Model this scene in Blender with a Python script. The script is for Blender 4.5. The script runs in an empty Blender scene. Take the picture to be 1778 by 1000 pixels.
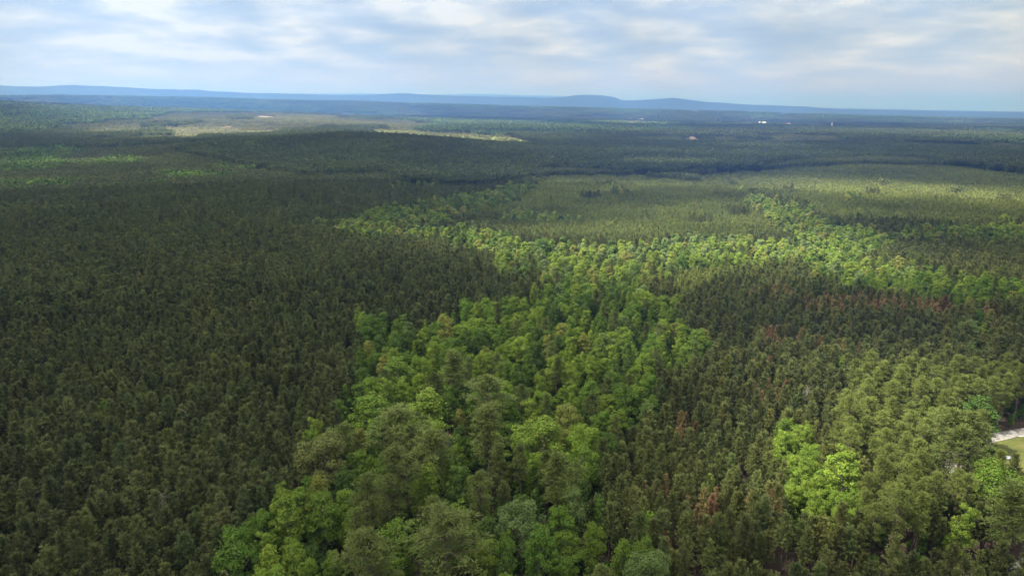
import bpy, math
import numpy as np
from mathutils import Matrix, Euler

# =====================================================================
#  CAMERA
# =====================================================================
scene = bpy.context.scene
F_PX, W_PX, H_PX = 1185.0, 1778.0, 1000.0
CAM_Z = 110.0
PITCH = math.degrees(math.atan((500 - 192) / F_PX))
cam_data = bpy.data.cameras.new("camera")
cam = bpy.data.objects.new("camera", cam_data)
scene.collection.objects.link(cam)
cam.location = (0, 0, CAM_Z)
cam_rot = Euler((math.radians(90 - PITCH), math.radians(-0.2), 0), 'XYZ').to_matrix()
cam.rotation_euler = cam_rot.to_euler()
cam_data.sensor_fit = 'HORIZONTAL'
cam_data.sensor_width = 36.0
cam_data.lens = 36.0 * F_PX / W_PX
cam_data.clip_start = 1.0
cam_data.clip_end = 200000.0
scene.camera = cam

# =====================================================================
#  SUN, SKY, EXPOSURE
# =====================================================================
SUN_TO = np.array([-0.56, -0.10, 0.82]); SUN_TO /= np.linalg.norm(SUN_TO)
SUN_EL = math.asin(SUN_TO[2])
SUN_AZ = math.atan2(SUN_TO[0], SUN_TO[1])
sun_data = bpy.data.lights.new("sun", 'SUN')
sun_data.energy = 5.0
sun_data.angle = math.radians(0.53)
sun_data.color = (1.0, 0.96, 0.89)
sun = bpy.data.objects.new("sun", sun_data)
scene.collection.objects.link(sun)
from mathutils import Vector
sun.rotation_euler = Vector((-SUN_TO[0], -SUN_TO[1], -SUN_TO[2])).to_track_quat('-Z', 'Y').to_euler()
sun.location = (0, 0, 900)

world = bpy.data.worlds.new("World")
scene.world = world
world.use_nodes = True
SKY_STRENGTH = 0.1


def build_world():
    nt = world.node_tree
    nt.nodes.clear()
    N = nt.nodes.new
    L = nt.links.new
    out = N('ShaderNodeOutputWorld')
    bg = N('ShaderNodeBackground')
    bg.inputs['Strength'].default_value = SKY_STRENGTH
    L(bg.outputs[0], out.inputs['Surface'])
    sky = N('ShaderNodeTexSky')
    sky.sky_type = 'NISHITA'
    sky.sun_disc = False
    sky.sun_elevation = SUN_EL
    sky.sun_rotation = SUN_AZ
    sky.air_density = 1.0
    sky.dust_density = 0.6
    sky.ozone_density = 2.0
    # cloud layer seen as a flat deck: direction projected on a plane overhead
    tc = N('ShaderNodeTexCoord')
    sep = N('ShaderNodeSeparateXYZ')
    L(tc.outputs['Generated'], sep.inputs[0])

    def math_(op, a, b=None, c=None):
        n = N('ShaderNodeMath'); n.operation = op
        for i, v in enumerate((a, b, c)):
            if v is None: continue
            if isinstance(v, (int, float)): n.inputs[i].default_value = v
            else: L(v, n.inputs[i])
        return n.outputs[0]
    zc = math_('MAXIMUM', sep.outputs['Z'], 0.0)
    zz = math_('ADD', zc, 0.15)
    px = math_('DIVIDE', sep.outputs['X'], zz)
    py = math_('DIVIDE', sep.outputs['Y'], zz)
    comb = N('ShaderNodeCombineXYZ')
    L(px, comb.inputs[0]); L(py, comb.inputs[1])

    def noise(scale, detail, rough, dist, off):
        m = N('ShaderNodeMapping')
        m.inputs['Location'].default_value = off
        L(comb.outputs[0], m.inputs[0])
        t = N('ShaderNodeTexNoise')
        t.inputs['Scale'].default_value = scale
        t.inputs['Detail'].default_value = detail
        t.inputs['Roughness'].default_value = rough
        t.inputs['Distortion'].default_value = dist
        L(m.outputs[0], t.inputs['Vector'])
        return t.outputs['Fac']
    n1 = noise(2.3, 8.0, 0.56, 0.1, (3.1, 7.7, 0.0))
    n2 = noise(0.7, 3.0, 0.5, 0.0, (11.0, 2.0, 4.0))
    mix_n = math_('MULTIPLY_ADD', n2, 0.45, math_('MULTIPLY', n1, 0.85))
    ramp = N('ShaderNodeValToRGB')
    cr = ramp.color_ramp
    cr.interpolation = 'EASE'
    stops = [(0.46, (0.40, 0.53, 0.80)), (0.57, (0.49, 0.61, 0.84)), (0.64, (0.62, 0.71, 0.88)),
             (0.70, (0.75, 0.82, 0.95)), (0.77, (0.96, 0.99, 1.04))]
    cr.elements[0].position = stops[0][0]; cr.elements[0].color = stops[0][1] + (1,)
    cr.elements[1].position = stops[-1][0]; cr.elements[1].color = stops[-1][1] + (1,)
    for p, c in stops[1:-1]:
        e = cr.elements.new(p); e.color = c + (1,)
    L(mix_n, ramp.inputs[0])
    sc10 = N('ShaderNodeVectorMath'); sc10.operation = 'SCALE'
    L(ramp.outputs[0], sc10.inputs[0]); sc10.inputs['Scale'].default_value = 2.5
    # thin veil towards the horizon
    mr = N('ShaderNodeMapRange')
    mr.interpolation_type = 'SMOOTHSTEP'
    mr.inputs['From Min'].default_value = 0.0
    mr.inputs['From Max'].default_value = 0.085
    mr.inputs['To Min'].default_value = 0.85
    mr.inputs['To Max'].default_value = 0.0
    L(zc, mr.inputs['Value'])
    veil = N('ShaderNodeMix'); veil.data_type = 'RGBA'
    L(mr.outputs[0], veil.inputs['Factor'])
    L(sc10.outputs[0], veil.inputs['A'])
    veil.inputs['B'].default_value = (2.35, 2.55, 3.05, 1)
    mx = N('ShaderNodeMix'); mx.data_type = 'RGBA'
    mx.inputs['Factor'].default_value = 0.88
    L(sky.outputs[0], mx.inputs['A'])
    L(veil.outputs['Result'], mx.inputs['B'])
    L(mx.outputs['Result'], bg.inputs['Color'])


build_world()
scene.view_settings.view_transform = 'Standard'
scene.view_settings.look = 'None'
scene.view_settings.exposure = 2.1
scene.view_settings.gamma = 1.0
scene.view_settings.use_curve_mapping = False
cy = scene.cycles
cy.max_bounces = 5
cy.diffuse_bounces = 4
cy.glossy_bounces = 1
cy.transmission_bounces = 4
cy.transparent_max_bounces = 12
cy.volume_bounces = 0
cy.use_denoising = True
cy.sample_clamp_indirect = 4.0

# =====================================================================
#  MATHS: noise, terrain, projection
# =====================================================================
RNG = np.random.RandomState(4)
_LAT = {}


def vnoise(x, y, s, seed):
    if seed not in _LAT:
        _LAT[seed] = np.random.RandomState(1000 + seed).rand(256, 256)
    g = _LAT[seed]
    fx, fy = np.asarray(x) / s, np.asarray(y) / s
    ix, iy = np.floor(fx).astype(int), np.floor(fy).astype(int)
    tx, ty = fx - ix, fy - iy
    tx = tx * tx * (3 - 2 * tx); ty = ty * ty * (3 - 2 * ty)
    a = g[ix & 255, iy & 255]; b = g[(ix + 1) & 255, iy & 255]
    c = g[ix & 255, (iy + 1) & 255]; d = g[(ix + 1) & 255, (iy + 1) & 255]
    return (a * (1 - tx) + b * tx) * (1 - ty) + (c * (1 - tx) + d * tx) * ty


def fbm(x, y, s, seed, octaves=4):
    v, amp, tot = 0, 1.0, 0
    for o in range(octaves):
        v = v + amp * vnoise(x, y, s / 2 ** o, seed + o * 7)
        tot += amp; amp *= 0.5
    return v / tot


def sstep(a, b, x):
    t = np.clip((np.asarray(x, float) - a) / (b - a), 0, 1)
    return t * t * (3 - 2 * t)


_AZ = np.radians([-90, -60, -36, -28, -18, -9, 0, 15, 40, 90])
# low wooded ridge that crosses the plain 8 km off: bearing and height of its crest
_RA = np.radians([-90, -49.7, -39.8, -23.8, -13.3, 0.5, 14.3, 26.5, 36.1, 49, 90])
_RH = np.array([255, 262, 228, 226, 193, 152, 105, 62, 36, 20, 0.0])
_AH = np.array([180, 170, 138, 110, 82, 50, 32, 16, 6, 0.0])


def terrain(x, y):
    x = np.asarray(x, float); y = np.asarray(y, float)
    r = np.hypot(x, y)
    t = 7.0 * (fbm(x, y, 380, 3) - 0.5) * sstep(150, 500, r) + 9.0 * (fbm(x, y, 240, 13, 3) - 0.5) * sstep(450, 750, r) * (1 - sstep(1500, 2200, r))
    t = t + 22.0 * (fbm(x + 500, y, 1500, 21) - 0.5) * sstep(900, 2800, r)
    t = t + 40.0 * (fbm(x, y, 4200, 33) - 0.5) * sstep(4000, 9000, r)
    az = np.arctan2(x, np.maximum(y, 1e-6))
    t = t + np.interp(az, _AZ, _AH) * sstep(1900, 5200, r) * (1 - 0.75 * sstep(5600, 8000, r)) * np.where(y > 0, 1, 0.3)
    rg = np.interp(az, _RA, _RH) * (0.9 + 0.2 * fbm(x, y, 1700, 37)) * np.exp(-((r - 8200 - 700 * (fbm(x, y, 3000, 39) - 0.5)) / 1150) ** 2) * np.where(y > 0, 1, 0)
    t = np.maximum(t, rg) + 12 * sstep(6500, 8200, r) * (fbm(x, y, 600, 47, 3) - 0.5)
    t = t + 36.0 * np.exp(-(((x + 430) / 340) ** 2 + ((y - 1750) / 300) ** 2))
    t = t + 9.0 * np.exp(-(((x - 520) / 330) ** 2 + ((y - 1300) / 120) ** 2))
    t = t - 5.0 * np.exp(-(((x - 20 - 0.10 * (y - 200)) / 60) ** 2)) * sstep(600, 300, y) * sstep(60, 200, y)
    return t


CR = np.array(cam_rot)


def ray(u, v):
    d = CR @ np.array([(u - W_PX / 2) / F_PX, (H_PX / 2 - v) / F_PX, -1.0])
    return d / np.linalg.norm(d)


_TS = np.geomspace(90, 30000, 4000)


def ground(u, v, h=0.0):
    """World point where the view ray of a picture position meets the surface h above the terrain."""
    d = ray(u, v)
    P = np.array([0, 0, CAM_Z])[:, None] + d[:, None] * _TS[None]
    f = P[2] - (terrain(P[0], P[1]) + h)
    k = np.argmax(f < 0)
    if not (f < 0).any():
        k = len(_TS) - 1
    if k > 0 and f[k] < 0:
        w = f[k - 1] / (f[k - 1] - f[k])
        t = _TS[k - 1] + w * (_TS[k] - _TS[k - 1])
    else:
        t = _TS[k]
    p = np.array([0, 0, CAM_Z]) + d * t
    return p


def project(x, y, z):
    q = np.stack([np.asarray(x), np.asarray(y), np.asarray(z) - CAM_Z])
    c = CR.T @ q
    dep = -c[2]
    return W_PX / 2 + F_PX * c[0] / dep, H_PX / 2 - F_PX * c[1] / dep, dep


def poly_world(pts, h=10.0):
    return np.array([ground(u, v, h)[:2] for u, v in pts])


def inside(poly, x, y):
    c = np.zeros(np.shape(x), bool)
    n = len(poly)
    j = n - 1
    for i in range(n):
        xi, yi = poly[i]; xj, yj = poly[j]
        cond = ((yi > y) != (yj > y))
        with np.errstate(divide='ignore', invalid='ignore'):
            xx = (xj - xi) * (y - yi) / (yj - yi) + xi
        c ^= cond & (x < xx)
        j = i
    return c


# =====================================================================
#  MATERIALS
# =====================================================================
def new_mat(name):
    m = bpy.data.materials.new(name)
    m.use_nodes = True
    m.node_tree.nodes.clear()
    return m, m.node_tree.nodes.new, m.node_tree.links.new


def foliage_mat(name, transl=0.25, vary=False, noise_scale=0.55, lo=0.72, hi=1.3, hue=0.05):
    m, N, L = new_mat(name)
    out = N('ShaderNodeOutputMaterial')
    at = N('ShaderNodeAttribute'); at.attribute_type = 'INSTANCER'; at.attribute_name = 'tint'
    tc = N('ShaderNodeTexCoord')
    no = N('ShaderNodeTexNoise'); no.inputs['Scale'].default_value = noise_scale; no.inputs['Detail'].default_value = 3
    L(tc.outputs['Object'], no.inputs['Vector'])
    mr = N('ShaderNodeMapRange')
    mr.inputs['From Min'].default_value = 0.3; mr.inputs['From Max'].default_value = 0.7
    mr.inputs['To Min'].default_value = lo; mr.inputs['To Max'].default_value = hi
    L(no.outputs['Fac'], mr.inputs['Value'])
    hs = N('ShaderNodeHueSaturation')
    mh = N('ShaderNodeMapRange')
    mh.inputs['From Min'].default_value = 0.3; mh.inputs['From Max'].default_value = 0.7
    mh.inputs['To Min'].default_value = 0.5 + hue * 0.5; mh.inputs['To Max'].default_value = 0.5 - hue * 0.5
    no2 = N('ShaderNodeTexNoise'); no2.inputs['Scale'].default_value = noise_scale * 2.7; no2.inputs['Detail'].default_value = 2
    L(tc.outputs['Object'], no2.inputs['Vector'])
    L(no2.outputs['Fac'], mh.inputs['Value'])
    L(mh.outputs[0], hs.inputs['Hue'])
    L(at.outputs['Color'], hs.inputs['Color'])
    val = mr.outputs[0]
    if vary:
        av = N('ShaderNodeAttribute'); av.attribute_type = 'GEOMETRY'; av.attribute_name = 'vary'
        mm = N('ShaderNodeMath'); mm.operation = 'MULTIPLY'
        L(av.outputs['Fac'], mm.inputs[0]); L(val, mm.inputs[1])
        val = mm.outputs[0]
    L(val, hs.inputs['Value'])
    pr = N('ShaderNodeBsdfPrincipled')
    pr.inputs['Roughness'].default_value = 0.6
    pr.inputs['Specular IOR Level'].default_value = 0.12
    L(hs.outputs[0], pr.inputs['Base Color'])
    tr = N('ShaderNodeBsdfTranslucent')
    L(hs.outputs[0], tr.inputs['Color'])
    mx = N('ShaderNodeMixShader'); mx.inputs[0].default_value = transl
    L(pr.outputs[0], mx.inputs[1]); L(tr.outputs[0], mx.inputs[2])
    L(mx.outputs[0], out.inputs['Surface'])
    return m


def surface_mat(name, stops, scale, detail=6, rough=0.9, bump=0.0, bump_scale=1.0, second=None, coord='Object', stretch=None):
    """Noise-ramped surface; second = (scale, low, high) multiplies a broad variation in."""
    m, N, L = new_mat(name)
    out = N('ShaderNodeOutputMaterial')
    pr = N('ShaderNodeBsdfPrincipled')
    pr.inputs['Roughness'].default_value = rough
    pr.inputs['Specular IOR Level'].default_value = 0.2
    tc = N('ShaderNodeTexCoord')
    vec = tc.outputs[coord]
    if stretch:
        mp = N('ShaderNodeMapping'); mp.inputs['Scale'].default_value = stretch
        L(vec, mp.inputs[0]); vec = mp.outputs[0]
    no = N('ShaderNodeTexNoise'); no.inputs['Scale'].default_value = scale; no.inputs['Detail'].default_value = detail
    no.inputs['Roughness'].default_value = 0.62
    L(vec, no.inputs['Vector'])
    ra = N('ShaderNodeValToRGB')
    cr = ra.color_ramp
    cr.elements[0].position = stops[0][0]; cr.elements[0].color = tuple(stops[0][1]) + (1,)
    cr.elements[1].position = stops[-1][0]; cr.elements[1].color = tuple(stops[-1][1]) + (1,)
    for p, c in stops[1:-1]:
        e = cr.elements.new(p); e.color = tuple(c) + (1,)
    L(no.outputs['Fac'], ra.inputs[0])
    col = ra.outputs[0]
    if second:
        n2 = N('ShaderNodeTexNoise'); n2.inputs['Scale'].default_value = second[0]; n2.inputs['Detail'].default_value = 4
        L(vec, n2.inputs['Vector'])
        mr = N('ShaderNodeMapRange')
        mr.inputs['From Min'].default_value = 0.3; mr.inputs['From Max'].default_value = 0.7
        mr.inputs['To Min'].default_value = second[1]; mr.inputs['To Max'].default_value = second[2]
        L(n2.outputs['Fac'], mr.inputs['Value'])
        vm = N('ShaderNodeVectorMath'); vm.operation = 'SCALE'
        L(col, vm.inputs[0]); L(mr.outputs[0], vm.inputs['Scale'])
        col = vm.outputs[0]
    L(col, pr.inputs['Base Color'])
    if bump:
        nb = N('ShaderNodeTexNoise'); nb.inputs['Scale'].default_value = bump_scale; nb.inputs['Detail'].default_value = 5
        L(vec, nb.inputs['Vector'])
        bp = N('ShaderNodeBump'); bp.inputs['Strength'].default_value = bump; bp.inputs['Distance'].default_value = 1.0 / bump_scale
        L(nb.outputs['Fac'], bp.inputs['Height'])
        L(bp.outputs[0], pr.inputs['Normal'])
    L(pr.outputs[0], out.inputs['Surface'])
    return m


M = {}
M['needles'] = foliage_mat('pine_needles', 0.3, noise_scale=0.6, lo=0.75, hi=1.25, hue=0.03)
M['leaves'] = foliage_mat('broad_leaves', 0.32, noise_scale=0.45, lo=0.72, hi=1.28, hue=0.05)
M['far_foliage'] = foliage_mat('far_foliage', 0.22, vary=True, noise_scale=0.25, lo=0.8, hi=1.2, hue=0.03)
M['bark'] = surface_mat('pine_bark', [(0.3, (0.045, 0.034, 0.028)), (0.6, (0.11, 0.085, 0.07)), (0.75, (0.16, 0.13, 0.11))], 3.0, bump=0.4, bump_scale=6)
M['greybark'] = surface_mat('grey_bark', [(0.3, (0.10, 0.09, 0.08)), (0.6, (0.20, 0.185, 0.165)), (0.75, (0.28, 0.26, 0.24))], 3.0, bump=0.3, bump_scale=6)
M['deadwood'] = surface_mat('dead_wood', [(0.3, (0.10, 0.085, 0.08)), (0.7, (0.20, 0.18, 0.17))], 2.0)
M['floor'] = surface_mat('forest_floor', [(0.3, (0.030, 0.020, 0.014)), (0.5, (0.055, 0.036, 0.026)), (0.62, (0.040, 0.042, 0.018)), (0.75, (0.075, 0.055, 0.04))], 0.25,
                         bump=0.3, bump_scale=1.5, second=(0.0015, 0.7, 1.25))
M['farforest'] = surface_mat('far_forest_ground', [(0.3, (0.010, 0.015, 0.008)), (0.5, (0.017, 0.024, 0.011)), (0.7, (0.032, 0.040, 0.016))], 0.012,
                             bump=0.6, bump_scale=0.05, second=(0.0008, 0.65, 1.4))
M['gravel'] = surface_mat('gravel', [(0.3, (0.13, 0.12, 0.11)), (0.5, (0.19, 0.18, 0.17)), (0.7, (0.25, 0.235, 0.22))], 0.9, bump=0.3, bump_scale=8, second=(0.12, 0.75, 1.2))
M['meadow'] = surface_mat('meadow', [(0.3, (0.050, 0.066, 0.014)), (0.5, (0.078, 0.086, 0.020)), (0.68, (0.105, 0.098, 0.030)), (0.8, (0.15, 0.12, 0.06))], 0.22, bump=0.4, bump_scale=3, second=(0.05, 0.75, 1.25))
M['soil'] = surface_mat('bare_soil', [(0.3, (0.13, 0.095, 0.065)), (0.5, (0.18, 0.14, 0.10)), (0.7, (0.23, 0.19, 0.14))], 0.02, second=(0.006, 0.75, 1.2))
M['clay'] = surface_mat('red_clay', [(0.3, (0.30, 0.14, 0.08)), (0.7, (0.40, 0.23, 0.15))], 0.02)
M['brush'] = surface_mat('cut_over_brush', [(0.3, (0.030, 0.036, 0.014)), (0.5, (0.044, 0.046, 0.020)), (0.62, (0.070, 0.054, 0.036)), (0.75, (0.042, 0.048, 0.020))], 0.018, second=(0.004, 0.8, 1.2))
M['lime_field'] = surface_mat('lime_field', [(0.3, (0.075, 0.098, 0.022)), (0.7, (0.125, 0.14, 0.038))], 0.02, second=(0.005, 0.85, 1.15))
M['white_paint'] = surface_mat('white_metal', [(0.3, (0.50, 0.50, 0.50)), (0.7, (0.66, 0.66, 0.65))], 0.5, rough=0.5)
M['roof_grey'] = surface_mat('grey_roof', [(0.3, (0.32, 0.33, 0.34)), (0.7, (0.45, 0.46, 0.47))], 0.5, rough=0.5)
M['dark_glass'] = surface_mat('dark_opening', [(0.3, (0.03, 0.035, 0.04)), (0.7, (0.05, 0.055, 0.06))], 0.5, rough=0.2)
M['board'] = surface_mat('pale_boards', [(0.3, (0.40, 0.35, 0.28)), (0.7, (0.58, 0.53, 0.45))], 4.0)
M['blue_paint'] = surface_mat('blue_grey_paint', [(0.3, (0.30, 0.36, 0.42)), (0.7, (0.48, 0.54, 0.58))], 3.0, rough=0.5)


# =====================================================================
#  MESH HELPERS
# =====================================================================
class Geo:
    """Collects triangles, quads (as separate corner lists) and indexed faces into one mesh."""
    def __init__(self):
        self.v = []; self.n = 0
        self.faces = []   # (index array (k, m), material index, vary array or None)

    def tris(self, V, mat=0, vary=None):
        V = np.asarray(V, float)
        k = len(V) // 3
        self.faces.append((self.n + np.arange(k * 3).reshape(k, 3), mat, vary))
        self.v.append(V); self.n += len(V)

    def quads(self, V, mat=0, vary=None):
        V = np.asarray(V, float)
        k = len(V) // 4
        self.faces.append((self.n + np.arange(k * 4).reshape(k, 4), mat, vary))
        self.v.append(V); self.n += len(V)

    def indexed(self, V, F, mat=0, vary=None):
        self.faces.append((self.n + np.asarray(F, int), mat, vary))
        V = np.asarray(V, float)
        self.v.append(V); self.n += len(V)

    def mesh(self, name, mats, smooth=False):
        me = bpy.data.meshes.new(name)
        V = np.concatenate(self.v)
        me.vertices.add(len(V))
        me.vertices.foreach_set('co', V.astype(np.float32).ravel())
        loops = np.concatenate([f.ravel() for f, _, _ in self.faces])
        tot = np.concatenate([np.full(len(f), f.shape[1]) for f, _, _ in self.faces])
        mi = np.concatenate([np.full(len(f), m) for f, m, _ in self.faces])
        me.loops.add(len(loops))
        me.loops.foreach_set('vertex_index', loops.astype(np.int32))
        me.polygons.add(len(tot))
        start = np.concatenate([[0], np.cumsum(tot)[:-1]])
        me.polygons.foreach_set('loop_start', start.astype(np.int32))
        me.polygons.foreach_set('loop_total', tot.astype(np.int32))
        me.polygons.foreach_set('material_index', mi.astype(np.int32))
        if smooth:
            me.polygons.foreach_set('use_smooth', np.ones(len(tot), bool))
        for m in mats:
            me.materials.append(m)
        if any(v is not None for _, _, v in self.faces):
            at = me.attributes.new('vary', 'FLOAT', 'FACE')
            vals = np.concatenate([(np.full(len(f), 1.0) if v is None else np.broadcast_to(v, len(f))) for f, _, v in self.faces])
            at.data.foreach_set('value', vals.astype(np.float32))
        me.update(calc_edges=True)
        return me


def unit(v):
    return v / np.maximum(np.linalg.norm(v, axis=-1, keepdims=True), 1e-9)


def rand_dirs(rng, n):
    return unit(rng.normal(size=(n, 3)))


def blade_tris(c, d, length, width, rng, flat=0.75):
    """Needle sprays: one slim triangle from c along d, lying more or less flat."""
    n = len(c)
    p = unit(np.cross(d, unit(np.array([0, 0, 1.0]) + rand_dirs(rng, n) * flat)))
    length = np.broadcast_to(np.asarray(length, float).reshape(-1, 1), (n, 1))
    width = np.broadcast_to(np.asarray(width, float).reshape(-1, 1), (n, 1))
    V = np.empty((n, 3, 3))
    V[:, 0] = c + p * width * 0.5
    V[:, 1] = c - p * width * 0.5
    V[:, 2] = c + d * length
    return V.reshape(-1, 3)


def leaf_quads(c, nrm, size, rng):
    n = len(c)
    a = unit(np.cross(nrm, rand_dirs(rng, n)))
    b = unit(np.cross(nrm, a))
    s = np.asarray(size, float).reshape(-1, 1) * (0.7 + 0.6 * rng.rand(n, 1))
    V = np.empty((n, 4, 3))
    V[:, 0] = c - a * s * 0.5
    V[:, 1] = c + b * s * 0.36 + nrm * s * 0.08
    V[:, 2] = c + a * s * 0.5
    V[:, 3] = c - b * s * 0.36 + nrm * s * 0.08
    return V.reshape(-1, 3)


def tube(pts, radii, sides=6):
    pts = np.asarray(pts, float)
    n = len(pts)
    tang = np.gradient(pts, axis=0)
    tang = unit(tang)
    ref = np.where(np.abs(tang[:, 2:3]) > 0.9, np.array([[1.0, 0, 0]]), np.array([[0, 0, 1.0]]))
    a = unit(np.cross(tang, ref)); b = np.cross(tang, a)
    ang = np.linspace(0, 2 * np.pi, sides, endpoint=False)
    V = (pts[:, None] + (np.cos(ang)[None, :, None] * a[:, None] + np.sin(ang)[None, :, None] * b[:, None]) * np.asarray(radii)[:, None, None])
    V = V.reshape(-1, 3)
    F = []
    for i in range(n - 1):
        for j in range(sides):
            k = (j + 1) % sides
            F.append((i * sides + j, i * sides + k, (i + 1) * sides + k, (i + 1) * sides + j))
    return V, np.array(F)


# =====================================================================
#  TREE BUILDERS: each returns (trunk Geo, crown Geo)
# =====================================================================
def pine_crown(g, rng, H, z0, R, whorl, per, tufts, blades, bl, bw, mat=0, vary=None, taper=0.8, up=0.9, gap=0.08):
    zs = np.arange(z0, H - 0.25, whorl)
    for z in zs:
        t = (z - z0) / (H - z0)
        r = R * (0.18 + 0.82 * (1 - t) ** taper) * min(1.0, 0.62 + 1.6 * t)
        k = max(3, int(round(per * (0.75 + 0.5 * rng.rand()) * (1 - 0.35 * t))))
        az = rng.rand() * 7 + np.arange(k) * 2 * np.pi / k + rng.normal(0, 0.3, k)
        rr = r * (0.72 + 0.5 * rng.rand(k))
        el = math.radians(8 + 52 * t) + rng.normal(0, 0.14, k)
        keep = rng.rand(k) > gap
        az, rr, el = az[keep], rr[keep], el[keep]
        d = np.stack([np.cos(az) * np.cos(el), np.sin(az) * np.cos(el), np.sin(el)], -1)
        base = np.array([0, 0, z + rng.normal(0, 0.1)])
        for s in tufts:
            c = base + d * (rr * s)[:, None]
            c[:, 2] += 0.10 * rr * s * s
            nb = blades
            cc = np.repeat(c, nb, 0) + rng.normal(0, 0.10, (len(c) * nb, 3)) * R * 0.45
            dd = unit(np.repeat(d, nb, 0) * 0.7 + rand_dirs(rng, len(c) * nb) * 0.8 + np.array([0, 0, up * 0.3]))
            g.tris(blade_tris(cc, dd, bl * (0.7 + 0.6 * rng.rand(len(cc))), bw * (0.8 + 0.5 * rng.rand(len(cc))), rng), mat, vary)
    # leader
    n = max(4, blades * 2)
    c = np.zeros((n, 3)); c[:, 2] = H - rng.rand(n) * 0.9
    dd = unit(rand_dirs(rng, n) * 0.6 + np.array([0, 0, 1.0]))
    g.tris(blade_tris(c, dd, bl * 1.1, bw, rng), mat, vary)


def planted_pine(seed, H=14.0, R=2.0, lod=0, z0f=0.40, **kw):
    rng = np.random.RandomState(seed)
    tr, cr_ = Geo(), Geo()
    bend = rng.normal(0, 0.12, (5, 2)); bend[0] = 0
    zs = np.array([-0.3, 0.25 * H, 0.5 * H, 0.75 * H, 0.97 * H])
    pts = np.column_stack([np.cumsum(bend, 0) * 0.5, zs]); pts[:, :2] -= pts[-1, :2] * (zs / zs[-1])[:, None]
    tr.indexed(*tube(pts, [0.17, 0.15, 0.12, 0.08, 0.03], 6 if lod == 0 else 4))
    if lod == 0:
        for k in range(7):      # dead lower branch stubs
            a = rng.rand() * 6.28; z = H * (0.2 + 0.2 * rng.rand()); L_ = 0.6 + rng.rand()
            p0 = np.array([0, 0, z]); p1 = p0 + np.array([math.cos(a), math.sin(a), 0.1]) * L_
            tr.indexed(*tube([p0, (p0 + p1) / 2, p1], [0.04, 0.03, 0.01], 3))
    z0 = H * z0f * (0.9 + 0.2 * rng.rand())
    if lod == 0:
        pine_crown(cr_, rng, H, z0, R, 0.52, 6, (0.35, 0.65, 1.0), 9, 0.58, 0.19, **kw)
    elif lod == 1:
        pine_crown(cr_, rng, H, z0, R, 0.75, 5, (0.5, 0.95), 6, 0.85, 0.30, **kw)
    return tr, cr_


def lobe_needles(g, rng, c, r, n, bl, bw, mat=0, flat=0.6, vary=None):
    d = rand_dirs(rng, n)
    d[:, 2] = np.abs(d[:, 2]) * 0.9 + d[:, 2] * 0.1
    q = c + d * r * (0.45 + 0.55 * rng.rand(n, 1)) * np.array([1, 1, flat])
    dd = unit(d * np.array([1, 1, 0.5]) + rand_dirs(rng, n) * 0.6 + np.array([0, 0, 0.2]))
    g.tris(blade_tris(q, dd, bl * (0.7 + 0.6 * rng.rand(n)), bw, rng), mat, vary)


def old_pine(seed, H=23.0, R=4.2, lod=0, z0f=0.48, shape='round'):
    rng = np.random.RandomState(seed)
    tr, cr_ = Geo(), Geo()
    lean = rng.normal(0, 0.5, 2)
    zs = np.array([-0.4, 0.3, 0.6, 0.85, 0.97]); zs[1:] *= H
    pts = np.column_stack([np.outer([0, .15, .45, .8, 1], lean), zs])
    tr.indexed(*tube(pts, [0.30, 0.26, 0.21, 0.12, 0.04], 7 if lod == 0 else 4))
    n_br = 46 if lod == 0 else 22
    nn = (58, 0.60, 0.17) if lod == 0 else (22, 1.05, 0.42)
    z0 = H * z0f
    for k in range(n_br):
        t = (k + rng.rand()) / n_br
        z = z0 + (H - z0) * t
        prof = math.sin(math.pi * min(1.0, 0.30 + 0.66 * t) ** 1.25) if shape == 'round' else (0.25 + 0.75 * (1 - t) ** 0.7) * min(1, 0.5 + 2 * t)
        r = R * prof * (0.55 + 0.55 * rng.rand())
        a = k * 2.39996 + rng.normal(0, 0.4)
        el = math.radians(-5 + 45 * t) + rng.normal(0, 0.15)
        d = np.array([math.cos(a) * math.cos(el), math.sin(a) * math.cos(el), math.sin(el)])
        p0 = np.array([np.interp(z, zs, pts[:, 0]), np.interp(z, zs, pts[:, 1]), z])
        tip = p0 + d * r
        if lod == 0 and r > 0.8:
            mid = p0 + d * r * 0.55 + np.array([0, 0, 0.12 * r])
            tr.indexed(*tube([p0, mid, tip], [0.08, 0.055, 0.02], 4))
        for s, sz in ((0.55, 0.85), (1.0, 1.0)):
            lr = (0.85 + 0.55 * rng.rand()) * sz * (R / 4.2) ** 0.6
            c = p0 + d * r * s + rng.normal(0, 0.2, 3)
            lobe_needles(cr_, rng, c, lr, int(nn[0] * sz), nn[1], nn[2], flat=0.85)
    return tr, cr_


def lobe_leaves(g, rng, c, r, n, size, mat=0, flat=0.85, vary=None):
    d = rand_dirs(rng, n)
    low = d[:, 2] < -0.3
    d[low, 2] *= -0.6 * (rng.rand(low.sum()) > 0.4) + 0.3
    d = unit(d)
    rad = r * (0.55 + 0.5 * rng.rand(n, 1) ** 0.6)
    q = c + d * rad * np.array([1, 1, flat])
    nr = unit(d * 0.9 + rand_dirs(rng, n) * 0.65 + np.array([0, 0, 0.35]))
    g.quads(leaf_quads(q, nr, size, rng), mat, vary)


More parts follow.
